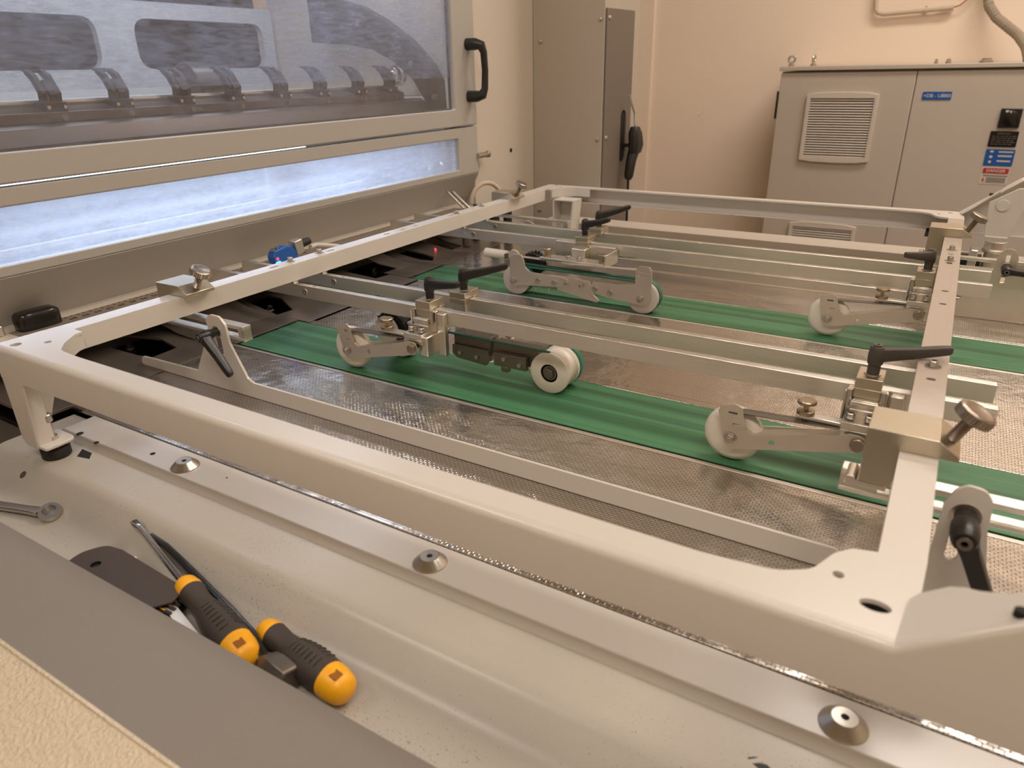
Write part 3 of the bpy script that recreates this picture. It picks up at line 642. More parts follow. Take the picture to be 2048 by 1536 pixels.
# left bar and right bar: square tubes with bolt slots
def bar(x0, x1, y0, y1, slots):
    hs = [slot((x0+x1)/2, y, .0085 if x0 > 0 else .006, l) for y, l in slots]
    mb = MB().prism(fillet([(x0, y0), (x1, y0), (x1, y1), (x0, y1)], .0005, 1), 'z', ZT-.0025, ZT, hs)
    mb.box(x0, x0+.0025, y0, y1, ZT-.028, ZT-.0024).box(x1-.0025, x1, y0, y1, ZT-.028, ZT-.0024).box(x0+.001, x1-.001, y0, y1, ZT-.028, ZT-.0255)
    return mb
fr.part('left_bar', bar(-.9162, -.888, .4295, 1.6255, [(.750, .018), (1.0255, .016), (1.072, .016), (1.112, .016), (1.232, .018), (1.315, .006), (.876, .018)]), 'cream', .0012)
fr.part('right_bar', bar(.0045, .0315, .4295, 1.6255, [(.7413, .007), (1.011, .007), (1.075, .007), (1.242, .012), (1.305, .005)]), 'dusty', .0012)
# the front and rear rails: folded channels whose right part rises
def rail(sg):
    Yf = (lambda y: y) if sg == 1 else (lambda y: 2.055-y)
    top = [(-.905, .343), (.0185, .343, .004), (.055, .343), (.055, .416), (.036, .414, .006), (.0315, .398, .003), (.0315, .43), (.0045, .43), (.0045, .4255), (-.010, .4215, .006), (-.019, .411, .01), (-.028, .388, .02), (-.047, .376, .03), (-.09, .3715, .02),
           (-.60, .3715), (-.795, .3715), (-.828, .374, .02), (-.848, .389, .02), (-.868, .413, .01), (-.869, .4225, .002), (-.888, .4225), (-.888, .43), (-.916, .43), (-.918, .35, .006)]
    return Yf, top
def rz(x): return ZT + (max(0, min(x, .115)-.0205))*SL
for sg in (1, -1):
    Yf, top = rail(sg)
    nm = 'front' if sg == 1 else 'rear'
    outline = [(-.918, .349), (.0205, .349), (.0225, .366), (.0245, .384), (.0300, .3955), (.0315, .4300), (.0045, .43), (.0045, .4255)] + top[8:-2] + [(-.916, .43), (-.918, .39)]
    hs = [circ(.0085, .3720, .0085, 18, .0052) if sg == 1 else circ(.006, .37, .005), circ(-.0135, .3905, .0034), circ(-.894, .3585, .0062), circ(-.869, .3815, .0042)]
    fl = fr.part(nm+'_flange', MB().prism([(a, Yf(b)) for a, b in fillet(outline, 0)], 'z', ZT-.003, ZT+.0001, [[(a, Yf(b)) for a, b in h_] for h_ in hs]), 'cream')
    # web with its rounded top bend, lofted along x; the part right of the bar rises
    xs = [-.918, -.9, -.5, 0, .016, .0205, .025, .115, .36]; secs = []
    for x in xs:
        z = rz(x); sec = []
        for k in range(9):
            a = pi/2*k/8; sec.append((.3495-.0065*sin(a), z-.0065+.0065*cos(a)))
        zb = .1
        sec += [(.343, zb), (.346, zb)]
        for k in range(9):
            a = pi/2*(8-k)/8; sec.append((.3495-.0035*sin(a), z-.0065+.0035*cos(a)))
        secs.append([(x, Yf(a), b) for a, b in sec])
    y0, y1 = sorted((Yf(.343), Yf(.346)))
    fr.part(nm+'_web', MB().loft(secs), 'cream', ang=30)
    sec = [(.0205, .349, .3500), (.0225, .349, .366), (.0245, .349, .3840), (.0286, .349, .3872), (.0351, .349, .3872), (.0413, .349, .3873), (.0475, .349, .3833), (.0534, .349, .3772), (.0609, .349, .3718), (.0694, .349, .3674), (.08, .349, .3660), (.115, .349, .3660)]
    vs = []; fs = []
    for (x, a, b) in sec:
        for u in (0, .003): vs += [(x, Yf(a), rz(x)-u), (x, Yf(b), rz(x)-u)]
    n = len(sec)
    for i in range(n-1):
        p = i*4; q = p+4; fs += [(p, p+1, q+1, q), (p+2, q+2, q+3, p+3), (p+1, p+3, q+3, q+1), (p, q, q+2, p+2)]
    fs += [(0, 2, 3, 1), (4*(n-1), 4*(n-1)+1, 4*(n-1)+3, 4*(n-1)+2)]
    fr.part(nm+'_rise', MB().add(vs, fs), 'cream')
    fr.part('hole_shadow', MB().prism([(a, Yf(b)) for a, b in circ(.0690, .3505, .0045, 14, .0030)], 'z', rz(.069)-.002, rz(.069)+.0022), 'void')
    fr.part('top_plate', MB().box(.115, .36, *sorted((Yf(.349), Yf(.366))), rz(.2)-.003, rz(.2)), 'cream', .001)
    fr.part(nm+'_hole_shade_plate', MB().box(-.03, .0315, *sorted((Yf(.3465), Yf(.425))), .1005, .1025), 'void')  # added black sheet below the corner hole, stands in for its inner shade
    # lower lip of the channel
    fr.part(nm+'_lip', MB().box(-.865, .30, *sorted((Yf(.345), Yf(.362))), .1, .1025), 'cream', .0008)
    # short return under the corner curve
    rt = [(-.790, .3715), (-.828, .374), (-.848, .389), (-.868, .413), (-.871, .4225), (-.874, .4225), (-.871, .411), (-.851, .387), (-.829, .371), (-.79, .3685)]
    fr.part('corner_return', MB().prism([(a, Yf(b)) for a, b in rt], 'z', .118, ZT-.002), 'cream', .0008)
    # leg with foot
    if sg == 1:
        leg = [(-.918, .1005), (-.918, .018, .004), (-.911, .0108, .003), (-.8865, .0108, .003), (-.8735, .095, .003), (-.868, .1005)]
        lg = fr.part('leg', MB().prism(fillet(leg, 0, 4), 'y', y0, y1), 'cream', .0012)
        fr.part('leg_side', MB().prism([(.345, .13), (.345, .011), (.372, .011), (.392, .06), (.392, .13)], 'x', -.918, -.9145), 'cream', .001, parent=lg)
        fr.part('leg_inner', MB().prism([(.345, .11), (.345, .0125), (.3655, .0125), (.364, .07), (.362, .11)], 'x', -.8885, -.8855), 'cream', .001, parent=lg)
        fr.part('leg_shelf', MB().prism(fillet([(-.914, .345), (-.871, .345, .004), (-.871, .383, .012), (-.914, .383)], .001), 'z', .0105, .0145), 'cream', .001, parent=lg)
        ft = fr.part('rubber_foot', MB().lathe([(.0150, 0), (.0165, .0015), (.0165, .0125), (.0150, .0138)], (-.8915, .364, -.0085), (0, 0, 1), 32), 'rubber', ang=50)
        fr.part('foot_plate', MB().cyl((-.8915, .364, .0052), (-.8915, .364, .0064), .0115, n=24).lathe([(.007, 0), (.007, .0045)], (-.8915, .364, .0064), (0, 0, 1), hexa=True), 'bolt', parent=ft)
        fr.part('foot_bolt', MB().cyl((-.8915, .364, .0145), (-.8915, .364, .040), .004).lathe([(.0075, 0), (.0075, .0045)], (-.8915, .364, .0145), (0, 0, 1), hexa=True).lathe([(.0065, .024), (.0068, .025), (.0068, .033), (.006, .034), (.0035, .034), (.0034, .030)], (-.8915, .364, .0145), (0, 0, 1), 20), 'bolt', parent=ft)
    else:
        fr.part('rear_leg', MB().prism(fillet([(-.861, .119, .006), (-.800, .119), (-.812, .01), (-.818, .01), (-.806, .1155), (-.857, .1155, .004), (-.857, .01), (-.861, .01)], 0, 4), 'y', 1.615, 1.66), 'cream', .0008)
        fr.part('rear_leg_web', MB().prism([(-.8585, .117), (-.803, .117), (-.815, .01), (-.8585, .01)], 'y', 1.655, 1.659), 'cream', .0008)
# bolts on the bars
for x, y in ((-.906, .7885), (-.906, .8535), (-.901, 1.252), (-.901, 1.350), (.018, .7765), (.0185, 1.258), (.0185, 1.338)):
    cap_screw(fr, x, y, ZT)
# hinge gusset and post at the right rear
gs = fr.part('hinge_plate', MB().prism([(.064, .178), (.105, .2055), (.128, .2055), (.107, .114), (.068, .114)], 'y', 1.602, 1.607), 'cream', .001)
fr.part('hinge_disc', MB().cyl((.0859, 1.602, .174), (.0859, 1.5985, .174), .0105, n=28), 'cream', .0008, parent=gs)
fr.part('weld_bead', MB().tube([(.070+k*.004, 1.6015, .1145+.0006*(k % 2)) for k in range(10)], .0022, 8), 'cream', parent=gs)
fr.part('hinge_post', MB().lathe([(.0185, 0), (.0185, .012), (.016, .013), (.016, .055), (.021, .056), (.021, .060), (.0185, .061), (.0185, .076)], (.092, 1.635, .026), (0, 0, 1), 28), 'steel', .001)
fr.part('post_block', MB().box(.055, .13, 1.62, 1.66, -.008, .028).box(.052, .066, 1.60, 1.64, .026, .088), 'alu_plate', .002)
fr.part('hinge_boss', MB().prism([(.08, ZT+.0595*SL+.0003), (.088, ZT+.0675*SL+.003), (.11, ZT+.0895*SL+.003), (.115, ZT+.0945*SL)], 'y', 1.66, 1.70), 'cream', .001)

# ================================================================== CROSS RAILS
RX0, RX1 = -1.10, .081
labels = ['near aluminium cross rail of the near pair', 'second aluminium cross rail, carrying the tall black lever', 'third aluminium cross rail, above the double-wheel carriage', 'farthest aluminium cross rail of the four']
for i, y in enumerate((.776, .842, 1.265, 1.354)):
    c = T('cross_rail', labels[i], 'rail', (-.4, y+.005, .0855), 'aluminium cross rails')
    mb = MB().box(RX0, RX1 if i != 0 else .081, y, y+.0105, .0857, .1068)
    c.part('bar', mb, 'alu', .0006)
    c.part('spacer', MB().box(-.912, -.892, y+.0005, y+.010, .1068, .112).box(.009, .027, y+.0005, y+.010, .1068, .112), 'alu_plate')
    if i in (0, 1, 2, 3):
        c.part('end_screw', MB().lathe([(.0052, 0), (.0052, .0008), (.0046, .0012), (.002, .0012), (.002, .0004)], (-.868, y, .0965), (0, -1, 0), 18), 'bolt')
        c.part('top_pin', MB().cyl((-.850, y+.005, .1068), (-.850, y+.005, .1074), .0026, n=12), 'bolt')

# ================================================================== BAR CLAMPS
def bar_clamp(x, y, label, ln=.046, lean=0):
    c = T('bar_clamp', label, 'clamp', (x, y, .106), 'steel clamps on the frame bars')
    prof = [(-.0255, .106), (-.0255, .155), (.0245, .155), (.0395, .1445), (.0400, .1403), (-.0005, .1403), (-.0005, .106)]
    c.part('body', MB().prism([(x+a, b) for a, b in prof], 'y', y, y+ln), 'zinc', .0006)
    o = Vector((x+.0325, y+ln*.5, .149)); d = Vector((.30, lean, .62)).normalized()
    k = c.part('thumb_screw', MB().cyl(o-d*.001, o+d*.021, .0042, n=16), 'knurl')
    mb = MB()
    rr_ = []; hh = 0
    while hh < .020: rr_ += [(.0044, hh), (.0050, hh+.0006), (.0044, hh+.0012)]; hh += .0013
    mb.lathe(rr_, o, d, 16)
    c.part('thread', mb, 'knurl', parent=k)
    mb = MB(); n = 44; prof2 = [(.0112, 0), (.0140, .0012), (.0140, .0088), (.0125, .0100), (.010, .0100), (.0085, .0094)]
    mb.lathe(prof2, o+d*.0205, d, n)
    a = d.orthogonal().normalized(); b = d.cross(a)
    c.part('knurled_head', mb, 'knurl', parent=k, ang=40)
    mb = MB()
    for q in range(36):
        t = 2*pi*q/36; u = a*cos(t)+b*sin(t); w = -a*sin(t)+b*cos(t); p = o+d*.022+u*.01395
        mb.add([p-w*.0006, p+w*.0006, p+u*.0006, p-w*.0006+d*.0065, p+w*.0006+d*.0065, p+u*.0006+d*.0065], [(0,2,5,3),(1,4,5,2),(0,1,2),(3,5,4)])
    c.part('knurling', mb, 'knurl', parent=k)
    return c
BX = .005
cl1 = bar_clamp(BX, .572, 'nearest steel bar clamp with a knurled thumb screw on the right bar', .046)
cl2 = bar_clamp(-.9155, .572, 'steel bar clamp with a flat round thumb screw on the near left bar', .046, .10)
cl3 = bar_clamp(-.9155, 1.455, 'steel bar clamp on the far end of the left bar', .046, .05)
cl4 = bar_clamp(BX, 1.440, 'steel bar clamp with thumb screw at the far end of the right bar', .048)

# stub rails held by the clamps (slotted flat bars)
def stub(x0, x1, y, label):
    s = T('slotted_bar', label, 'bar', (x0, y, .078), 'slotted bars under the frame bars')
    s.part('upper_flange', MB().box(x0, x1, y, y+.014, .095, .1005), 'alu', .0005)
    s.part('lower_flange', MB().box(x0, x1, y, y+.014, .0785, .083), 'alu', .0005)
    s.part('end_block', MB().box(x0, x0+.030, y+.0005, y+.0135, .0825, .0955), 'alu_plate')
    s.part('end_block', MB().box(x1-.012, x1, y+.0005, y+.0135, .0825, .0955), 'alu_plate')
    return s
st1 = stub(-.035, .34, .598, 'slotted aluminium bar under the nearest clamp, running out of frame right')
st2 = stub(-1.02, -.806, .600, 'short slotted aluminium bar holding the near left side guide')
st3 = stub(-1.02, -.74, 1.462, 'short slotted bar under the far left clamp')
st4 = stub(-.02, .34, 1.475, 'slotted bar behind the far right clamp')
for st, x, y in ((st1, BX, .598), (st4, BX, 1.475)):
    st.part('hanger', MB().prism(fillet([(x-.035, .1000), (x-.035, .108, .003), (x-.028, .108, .003), (x-.0265, .1045), (x-.004, .1045), (x-.004, .100)], 0), 'y', y-.024, y), 'alu_plate', .0006)

# ================================================================== CLAMP LEVERS
def lever_mesh(base, ax, arm, rise=.14, L=.066, s=1.0):
    ax = Vector(ax).normalized(); arm = Vector(arm).normalized(); b = Vector(base); side = ax.cross(arm)
    mb = MB()
    mb.lathe([(.0062*s, 0), (.0062*s, .011*s), (.0072*s, .0112*s), (.0078*s, .013*s), (.0080*s, .021*s), (.0072*s, .029*s), (.0060*s, .031*s), (.0055*s, .031*s)], b, ax, 24)
    secs = []
    for t, w, h, off in ((.002, .0066, .016, .0235), (.012, .0052, .0145, .0250), (.035, .0050, .0118, .0285), (.058, .0050, .0098, .0330), (.0655, .0046, .0088, .0343), (.068, .0036, .0060, .0348)):
        c = b + arm*t*s*(L/.066) + ax*(off-.002+ (rise-.14)*t)*s
        q = []
        for u, v in fillet([(-1, -1), (1, -1), (1, 1), (-1, 1)], .45, 2): q.append(c + side*w*u*s + ax*h*.5*v*s)
        secs.append(q)
    mb.loft(secs)
    return mb
def add_lever(t, base, ax, arm, material='black', rise=.14, s=1.0, L=.066, parent=None):
    lv = t.part('lever', lever_mesh(base, ax, arm, rise, L, s), material, .0004, parent=parent, ang=45)
    A = Vector(ax).normalized()
    t.part('lever_screw', MB().lathe([(.0042*s, .0302*s), (.0042*s, .0328*s), (.0020*s, .0328*s), (.0018*s, .031*s)], base, ax, 16), 'dark_steel', parent=lv)
    t.part('washer', MB().cyl(Vector(base), Vector(base)+A*.001, .0085*s, n=24), 'bolt', parent=lv)
    return lv

# ================================================================== ROLLER ARMS
def roller_arm(xb, yr, label, ang, material='black', rise=.14):
    t = T('roller_arm', label, 'roller arm', (xb, yr, 0), 'single-wheel roller arms on the cross rails')
    y = yr-.776   # offset
    f = lambda v: v+y
    t.part('clamp_block', MB().box(xb-.013, xb+.013, f(.765), f(.800), .1075, .1195).box(xb-.013, xb+.013, f(.765), f(.7755), .097, .1076).box(xb-.013, xb+.013, f(.7885), f(.800), .099, .1076), 'zinc', .0006)
    add_lever(t, (xb+.001, f(.783), .1195), (0, 0, 1), (cos(ang), sin(ang), 0), material, rise)
    t.part('guide_post', MB().box(xb-.012, xb+.013, f(.758), f(.7755), .060, .0968), 'alu_plate', .0008)
    t.part('face_plate', MB().box(xb-.019, xb+.0205, f(.7685), f(.7755), .045, .106).box(xb-.021, xb-.0185, f(.762), f(.7755), .055, .104), 'alu_plate', .0015)
    t.part('side_lug', MB().box(xb+.022, xb+.036, f(.7665), f(.7755), .040, .1045), 'alu_plate', .0015)
    t.part('joint_post', MB().box(xb+.0085, xb+.024, f(.740), f(.768), .046, .076), 'alu_plate', .002)
    t.part('step_rib', MB().box(xb-.0135, xb+.0135, f(.7565), f(.765), .0905, .0955).box(xb-.0135, xb+.0135, f(.757), f(.76), .084, .0865), 'alu_plate', .001)
    t.part('pin', MB().cyl((xb+.016, f(.7635), .088), (xb+.016, f(.7635), .108), .003).cyl((xb-.016, f(.7635), .088), (xb-.016, f(.7635), .106), .003), 'bolt')
    sb_ = t.part('spring_block', MB().box(xb-.017, xb+.015, f(.738), f(.760), .0705, .0785).box(xb-.017, xb+.015, f(.738), f(.760), .0640, .0700), 'alu_plate', .0006)
    t.part('spring_bar', MB().box(xb-.062, xb-.012, f(.740), f(.753), .0712, .0752), 'alu_plate', .0008)
    cap_screw(t, xb-.010, f(.749), .0785, .0046, .0062, 0); cap_screw(t, xb+.008, f(.749), .0785, .0046, .0062, 0)
    ts = t.part('adjust_knob', MB().lathe([(.003, -.007), (.003, 0), (.0085, 0), (.0088, .0006), (.0088, .0042), (.0080, .0048), (.0026, .0048), (.0026, .0120), (.0090, .0120), (.0095, .0127), (.0095, .0155), (.0086, .0165)], (xb-.0535, f(.7465), .0752), (0, 0, 1), 28), 'brass', ang=30, label='small double knurled thumb knob')
    mb = MB()
    for q in range(26):
        a_ = 2*pi*q/26
        mt_ = Matrix.Translation((xb-.0535, f(.7465), .0752)) @ Matrix.Rotation(a_, 4, 'Z')
        mb.box(.0084, .0092, -.0005, .0005, .0006, .0042, mt_); mb.box(.0092, .0099, -.0005, .0005, .0127, .0153, mt_)
    t.part('knurling', mb, 'brass', parent=ts)
    # leaf springs
    t.part('leaf_spring', MB().prism([(xb-.1325, .0652), (xb-.085, .0672), (xb-.018, .0705), (xb-.018, .0695), (xb-.085, .0660), (xb-.1325, .0638)], 'y', f(.7345), f(.7480)), 'dark_steel', .0002)
    t.part('under_leaf', MB().prism([(xb-.124, .0518), (xb-.114, .0522), (xb-.114, .0508), (xb-.124, .0504)], 'y', f(.730), f(.742)), 'steel')
    # bent side plate
    out = [(xb-.1425, .0645), (xb-.1403, .0706, .005), (xb-.1235, .0758, .005), (xb-.1171, .0723, .003), (xb-.1157, .0696, .002), (xb-.1150, .0655), (xb-.1128, .0579), (xb-.111, .0471, .006), (xb-.1027, .0416, .006), (xb-.034, .0589), (xb-.0062, .0684, .006), (xb+.0075, .0676, .006), (xb+.0111, .0578, .004), (xb+.0071, .0500, .004), (xb-.0313, .0408), (xb-.1243, .0199, .003), (xb-.1308, .0227, .003)]
    hs = [circ(xb-.0812, .0385, .0032, 12), slot(xb-.1262, .0646, .0105, .0026), slot(xb-.1200, .0512, .0100, .0024)]
    ap = t.part('side_plate', MB().prism(fillet(out, 0, 4), 'y', f(.7325), f(.7345), hs), 'steel', ang=15)
    t.part('plate_flange', MB().prism([(xb-.1027, .0416), (xb-.012, .0645), (xb-.012, .0655), (xb-.1027, .0426)], 'y', f(.7340), f(.7490)), 'steel', parent=ap)
    t.part('plate_flange', MB().prism([(xb-.111, .0471), (xb-.1027, .0416), (xb-.1027, .0424), (xb-.1105, .0480)], 'y', f(.7340), f(.7490)), 'steel', parent=ap)
    t.part('rear_plate', MB().prism(fillet([(xb-.137, .0395), (xb-.134, .022, .003), (xb-.118, .022), (xb-.01, .046), (xb+.01, .050), (xb+.01, .060), (xb-.10, .040)], 0, 3), 'y', f(.7685) if False else f(.7655), f(.7672)), 'steel', .0003)
    t.part('pivot_bolt', MB().lathe([(.0075, 0), (.0075, .005), (.0066, .0058)], (xb+.0025, f(.7325), .0592), (0, -1, 0), 20 if xb > -.1 else 6).cyl((xb+.0025, f(.7325), .0592), (xb+.0025, f(.768), .0592), .003), 'knurl', .0004)
    t.part('axle_nut', MB().lathe([(.0056, 0), (.0056, .0042)], (xb-.126, f(.7315), .0335), (0, -1, 0), hexa=True).cyl((xb-.126, f(.7255), .0335), (xb-.126, f(.770), .0335), .0030).lathe([(.0068, 0), (.0068, .0009)], (xb-.126, f(.7315), .0335), (0, -1, 0), 20), 'bolt', .0003)
    w = t.part('wheel', MB().lathe([(.010, 0), (.0255, 0), (.0305, .0020), (.0330, .0060), (.0334, .0095), (.0330, .0130), (.0305, .0170), (.0255, .0190), (.010, .0190), (.010, .0)], (xb-.126, f(.7385), .0335), (0, 1, 0), 48, cap=False), 'nylon', ang=60, label='white nylon wheel')
    t.part('wheel_hub', MB().cyl((xb-.126, f(.7395), .0335), (xb-.126, f(.7565), .0335), .0103, n=24), 'bolt', parent=w)
    return t
ra1 = roller_arm(-.035, .776, 'roller arm nearest the camera beside the right bar, dusty lever pointing right', R(14), 'black_worn')
ra2 = roller_arm(-.6185, .776, 'roller arm at the left on the nearest rail, black lever pointing right', R(-16))
ra3 = roller_arm(-.0095, 1.265, 'roller arm on the third rail by the far right clamp, lever pointing left', R(-118), 'black_worn')

# separate rail blocks with lever (second and fourth rails)
def rail_block(x, yr, label, ang, rise=.14):
    t = T('rail_block', label, 'clamp block', (x, yr, .1), 'lever blocks clamped on the cross rails')
    t.part('block', MB().box(x-.014, x+.014, yr-.012, yr+.026, .1075, .1175).box(x-.014, x+.014, yr-.012, yr-.0005, .100, .1076).box(x-.014, x+.014, yr+.0115, yr+.026, .100, .1076), 'zinc', .0006)
    t.part('set_pin', MB().cyl((x+.014, yr+.016, .102), (x+.019, yr+.016, .102), .0025), 'bolt')
    add_lever(t, (x, yr+.007, .1175), (0, 0, 1), (cos(ang), sin(ang), 0), 'black', rise)
    return t
rb1 = rail_block(-.604, .842, 'clamp block with a long black lever on the second cross rail', R(24), .2)
rb2 = rail_block(-.616, 1.354, 'clamp block with a long black lever on the farthest cross rail', R(44), .2)

# ================================================================== DOUBLE-WHEEL CARRIAGE ON THE THIRD RAIL
ca = T('belt_carriage', 'long double-wheel carriage with green drive cords above the far belt', 'roller carriage', (-.585, 1.265, 0), 'double-wheel carriages')
x = -.603
ca.part('clamp_block', MB().box(x-.0135, x+.0135, 1.253, 1.290, .1075, .1175).box(x-.0135, x+.0135, 1.253, 1.2645, .093, .1076), 'zinc', .0006)
add_lever(ca, (x-.001, 1.270, .1175), (0, 0, 1), (cos(R(-10)), sin(R(-10)), 0), 'black', .2, L=.055)
ca.part('back_plate', MB().box(-.664, -.609, 1.2600, 1.2645, .072, .104).box(-.594, -.535, 1.2600, 1.2645, .070, .101), 'alu_plate', .001)
ca.part('centre_post', MB().box(-.618, -.588, 1.238, 1.2600, .070, .0975), 'alu_plate', .002)
ca.part('beam', MB().box(-.672, -.530, 1.205, 1.235, .0775, .0815), 'alu_plate', .0008)
ca.part('beam_shim', MB().box(-.622, -.593, 1.203, 1.2365, .0725, .0772), 'steel', .0004)
ca.part('side_flag', MB().box(-.533, -.529, 1.205, 1.262, .074, .099), 'alu_plate', .0008)
for xx in (-.612, -.590): cap_screw(ca, xx, 1.214, .0815, .0046, .006, 0)
for xx in (-.661, -.540):
    ca.part('adjust_knob', MB().lathe([(.003, 0), (.0085, 0), (.0085, .004), (.0024, .0045), (.0024, .0125), (.0085, .0125), (.009, .013), (.009, .0155), (.008, .0165)], (xx, 1.217, .0815), (0, 0, 1), 24), 'brass', ang=30)
ca.part('gusset', MB().prism([(-.645, .0765), (-.545, .0765), (-.560, .0690), (-.570, .0590), (-.578, .0555), (-.602, .0560), (-.612, .0600), (-.625, .0700)], 'y', 1.216, 1.219), 'steel', .0003)
ca.part('leaf_spring', MB().box(-.735, -.60, 1.208, 1.220, .0745, .0757).prism([(-.60, .0770), (-.462, .0815), (-.462, .0803), (-.60, .0757)], 'y', 1.198, 1.209), 'steel', .0002)
lp_ = [(-.732, .030, .004), (-.730, .078), (-.722, .0855, .006), (-.704, .0855, .006), (-.698, .074), (-.696, .062, .008), (-.685, .0535, .01), (-.610, .0500, .004), (-.600, .047, .004), (-.600, .036, .006), (-.612, .0310, .006), (-.700, .0245), (-.722, .020, .006), (-.732, .024, .006)]
ca.part('side_plate', MB().prism(fillet(lp_, 0, 4), 'y', 1.190, 1.1925), 'steel', .0003, label='left bent side plate')
ca.part('link_plate', MB().prism(fillet([(-.625, .0240, .002), (-.540, .0100, .004), (-.534, .0145, .002), (-.548, .0250, .01), (-.553, .040, .006), (-.556, .050, .004), (-.610, .0530), (-.645, .052), (-.625, .030)], 0, 4), 'y', 1.1930, 1.1950), 'steel', .0003)
rp_ = [(-.545, .052, .006), (-.555, .040, .01), (-.545, .0285, .01), (-.520, .0245), (-.452, .0190, .006), (-.436, .0200, .008), (-.432, .035), (-.432, .083), (-.437, .0915, .006), (-.456, .0915, .006), (-.463, .084, .004), (-.463, .057, .002), (-.50, .052)]
ca.part('side_plate', MB().prism(fillet(rp_, 0, 4), 'y', 1.190, 1.1925, [slot(-.4475, .0815, .020, .0022), slot(-.4475, .0735, .020, .0022)]), 'steel', .0003, label='right bent side plate')
for xx, zz, r in ((-.665, .0385, .0055), (-.630, .0385, .0055), (-.604, .0405, .0038), (-.572, .0400, .0038), (-.5425, .0375, .0055), (-.511, .0345, .0055)):
    ca.part('cap_screw', MB().lathe([(r, 0), (r, .0045), (r*.55, .0045), (r*.5, .002)], (xx, 1.190, zz), (0, -1, 0), 16), 'bolt')
for xx in (-.672, -.643): ca.part('stop_pin', MB().cyl((xx, 1.1925, .024), (xx, 1.1925, .016), .0028), 'bolt')
for xx in (-.722, -.4508):
    ca.part('axle_nut', MB().lathe([(.0072, 0), (.0072, .005)], (xx, 1.190, .0308), (0, -1, 0), hexa=True).lathe([(.0035, .005), (.0035, .008)], (xx, 1.190, .0308), (0, -1, 0), 14).cyl((xx, 1.19, .0308), (xx, 1.245, .0308), .003), 'bolt', .0003)
    w = ca.part('wheel', MB().lathe([(.0285, 0), (.0298, .001), (.0298, .011), (.0285, .012)], (xx, 1.197, .0305), (0, 1, 0), 44), 'nylon_grey', ang=50)
    ca.part('drive_tyre', MB().lathe([(.0290, 0), (.0302, .001), (.0302, .0015), (.0302, .014), (.029, .016)], (xx, 1.2095, .0305), (0, 1, 0), 44), 'disc_green', parent=w, ang=50)
    ca.part('rim_groove', MB().lathe([(.0304, 0), (.0308, .001), (.0304, .002)], (xx, 1.2085, .0308), (0, 1, 0), 44), 'black', parent=w)
for yy, dz in ((1.200, 0), (1.222, .001)):
    for sgn in (1, -1):
        ca.part('round_cord', MB().tube([(-.722, yy, .0305+sgn*.0290), (-.4508, yy, .0305+sgn*.0290)], .0020 if sgn == 1 else .001, 8), 'belt_round')
ca.part('round_cord', MB().cyl((-.71, 1.2135, .0605), (-.455, 1.2135, .0605), .0024, n=8), 'belt_round')
ca.part('handle_rod', MB().lathe([(.0088, 0), (.0095, .001), (.0095, .055), (.009, .056)], (-.835, 1.262, .062), (1, 0, -.02), 24), 'nylon', label='short white nylon rod')
ca.part('rod_disc', MB().cyl((-.752, 1.2405, .066), (-.752, 1.246, .066), .0135, n=24), 'nylon_grey', .001)
ca.part('rod_link', MB().box(-.779, -.70, 1.247, 1.256, .057, .067), 'dark_steel')
mb = MB(); random.seed(11)
def brush(mb, c, r0, r1, w, n):
    for k in range(n):
        a = random.uniform(0, 2*pi); y0 = c[1]+random.uniform(-w/2, w/2); r = r1*random.uniform(.9, 1.04)
        u = Vector((cos(a), 0, sin(a))); t_ = Vector((-sin(a), 0, cos(a)))*.0007; p = Vector((c[0], y0, c[2]))
        mb.add([p+u*r0-t_, p+u*r0+t_, p+u*r+t_*.8, p+u*r-t_*.8, p+u*r0+Vector((0, .0012, 0)), p+u*r+Vector((0, .001, 0))], [(0,1,2,3),(0,3,5,4),(1,4,5,2)])
    mb.cyl((c[0], c[1]-w/2, c[2]), (c[0], c[1]+w/2, c[2]), r1*.88, n=30)
brush(mb, (-.705, 1.243, .056), .01, .026, .022, 260)
ca.part('round_brush', mb, 'brush', kind='stuff')

# carriage B, half hidden under the second rail
cbb = T('belt_carriage', 'double-wheel carriage half hidden under the near rails, with a black round brush', 'roller carriage', (-.55, .842, 0), 'double-wheel carriages')
fw = cbb.part('wheel', MB().lathe([(.0135, 0), (.0285, 0), (.0300, .0010), (.0300, .0075), (.0280, .0088), (.0270, .0120), (.0270, .0290), (.0285, .0310), (.0300, .0320), (.0300, .0380), (.0135, .0380), (.0135, 0)], (-.4330, .8035, .0305), (0, 1, 0), 48, cap=False), 'nylon', ang=40, label='wide white grooved wheel')
cbb.part('bearing', MB().lathe([(.0137, .002), (.0110, .002), (.0110, .0040), (.0085, .004), (.0085, .003), (.002, .003)], (-.4330, .8035, .0305), (0, 1, 0), 30), 'dark_steel', parent=fw)
cbb.part('axle_nut', MB().lathe([(.0078, 0), (.0078, .005)], (-.4330, .8055, .0305), (0, -1, 0), hexa=True), 'dark_steel', .0004, parent=fw)
cbb.part('drive_tyre', MB().lathe([(.0290, 0), (.0315, .001), (.0315, .010), (.029, .011)], (-.4330, .8420, .0315), (0, 1, 0), 44), 'disc_green', parent=fw, ang=50)
cbb.part('wheel', MB().lathe([(.029, 0), (.030, .001), (.030, .02), (.029, .021)], (-.71, .812, .0305), (0, 1, 0), 40), 'nylon_grey', label='hidden grey rear wheel')
cbb.part('brush_disc', MB().cyl((-.716, .7915, .051), (-.716, .7965, .051), .0225, n=30), 'nylon_grey', .001)
mb = MB(); brush(mb, (-.712, .812, .050), .01, .0335, .026, 320)
cbb.part('round_brush', mb, 'brush', kind='stuff')
cbb.part('round_cord', MB().tube([(-.70, .8070, .0620), (-.4330, .8070, .0610)], .0018, 8), 'belt_round')
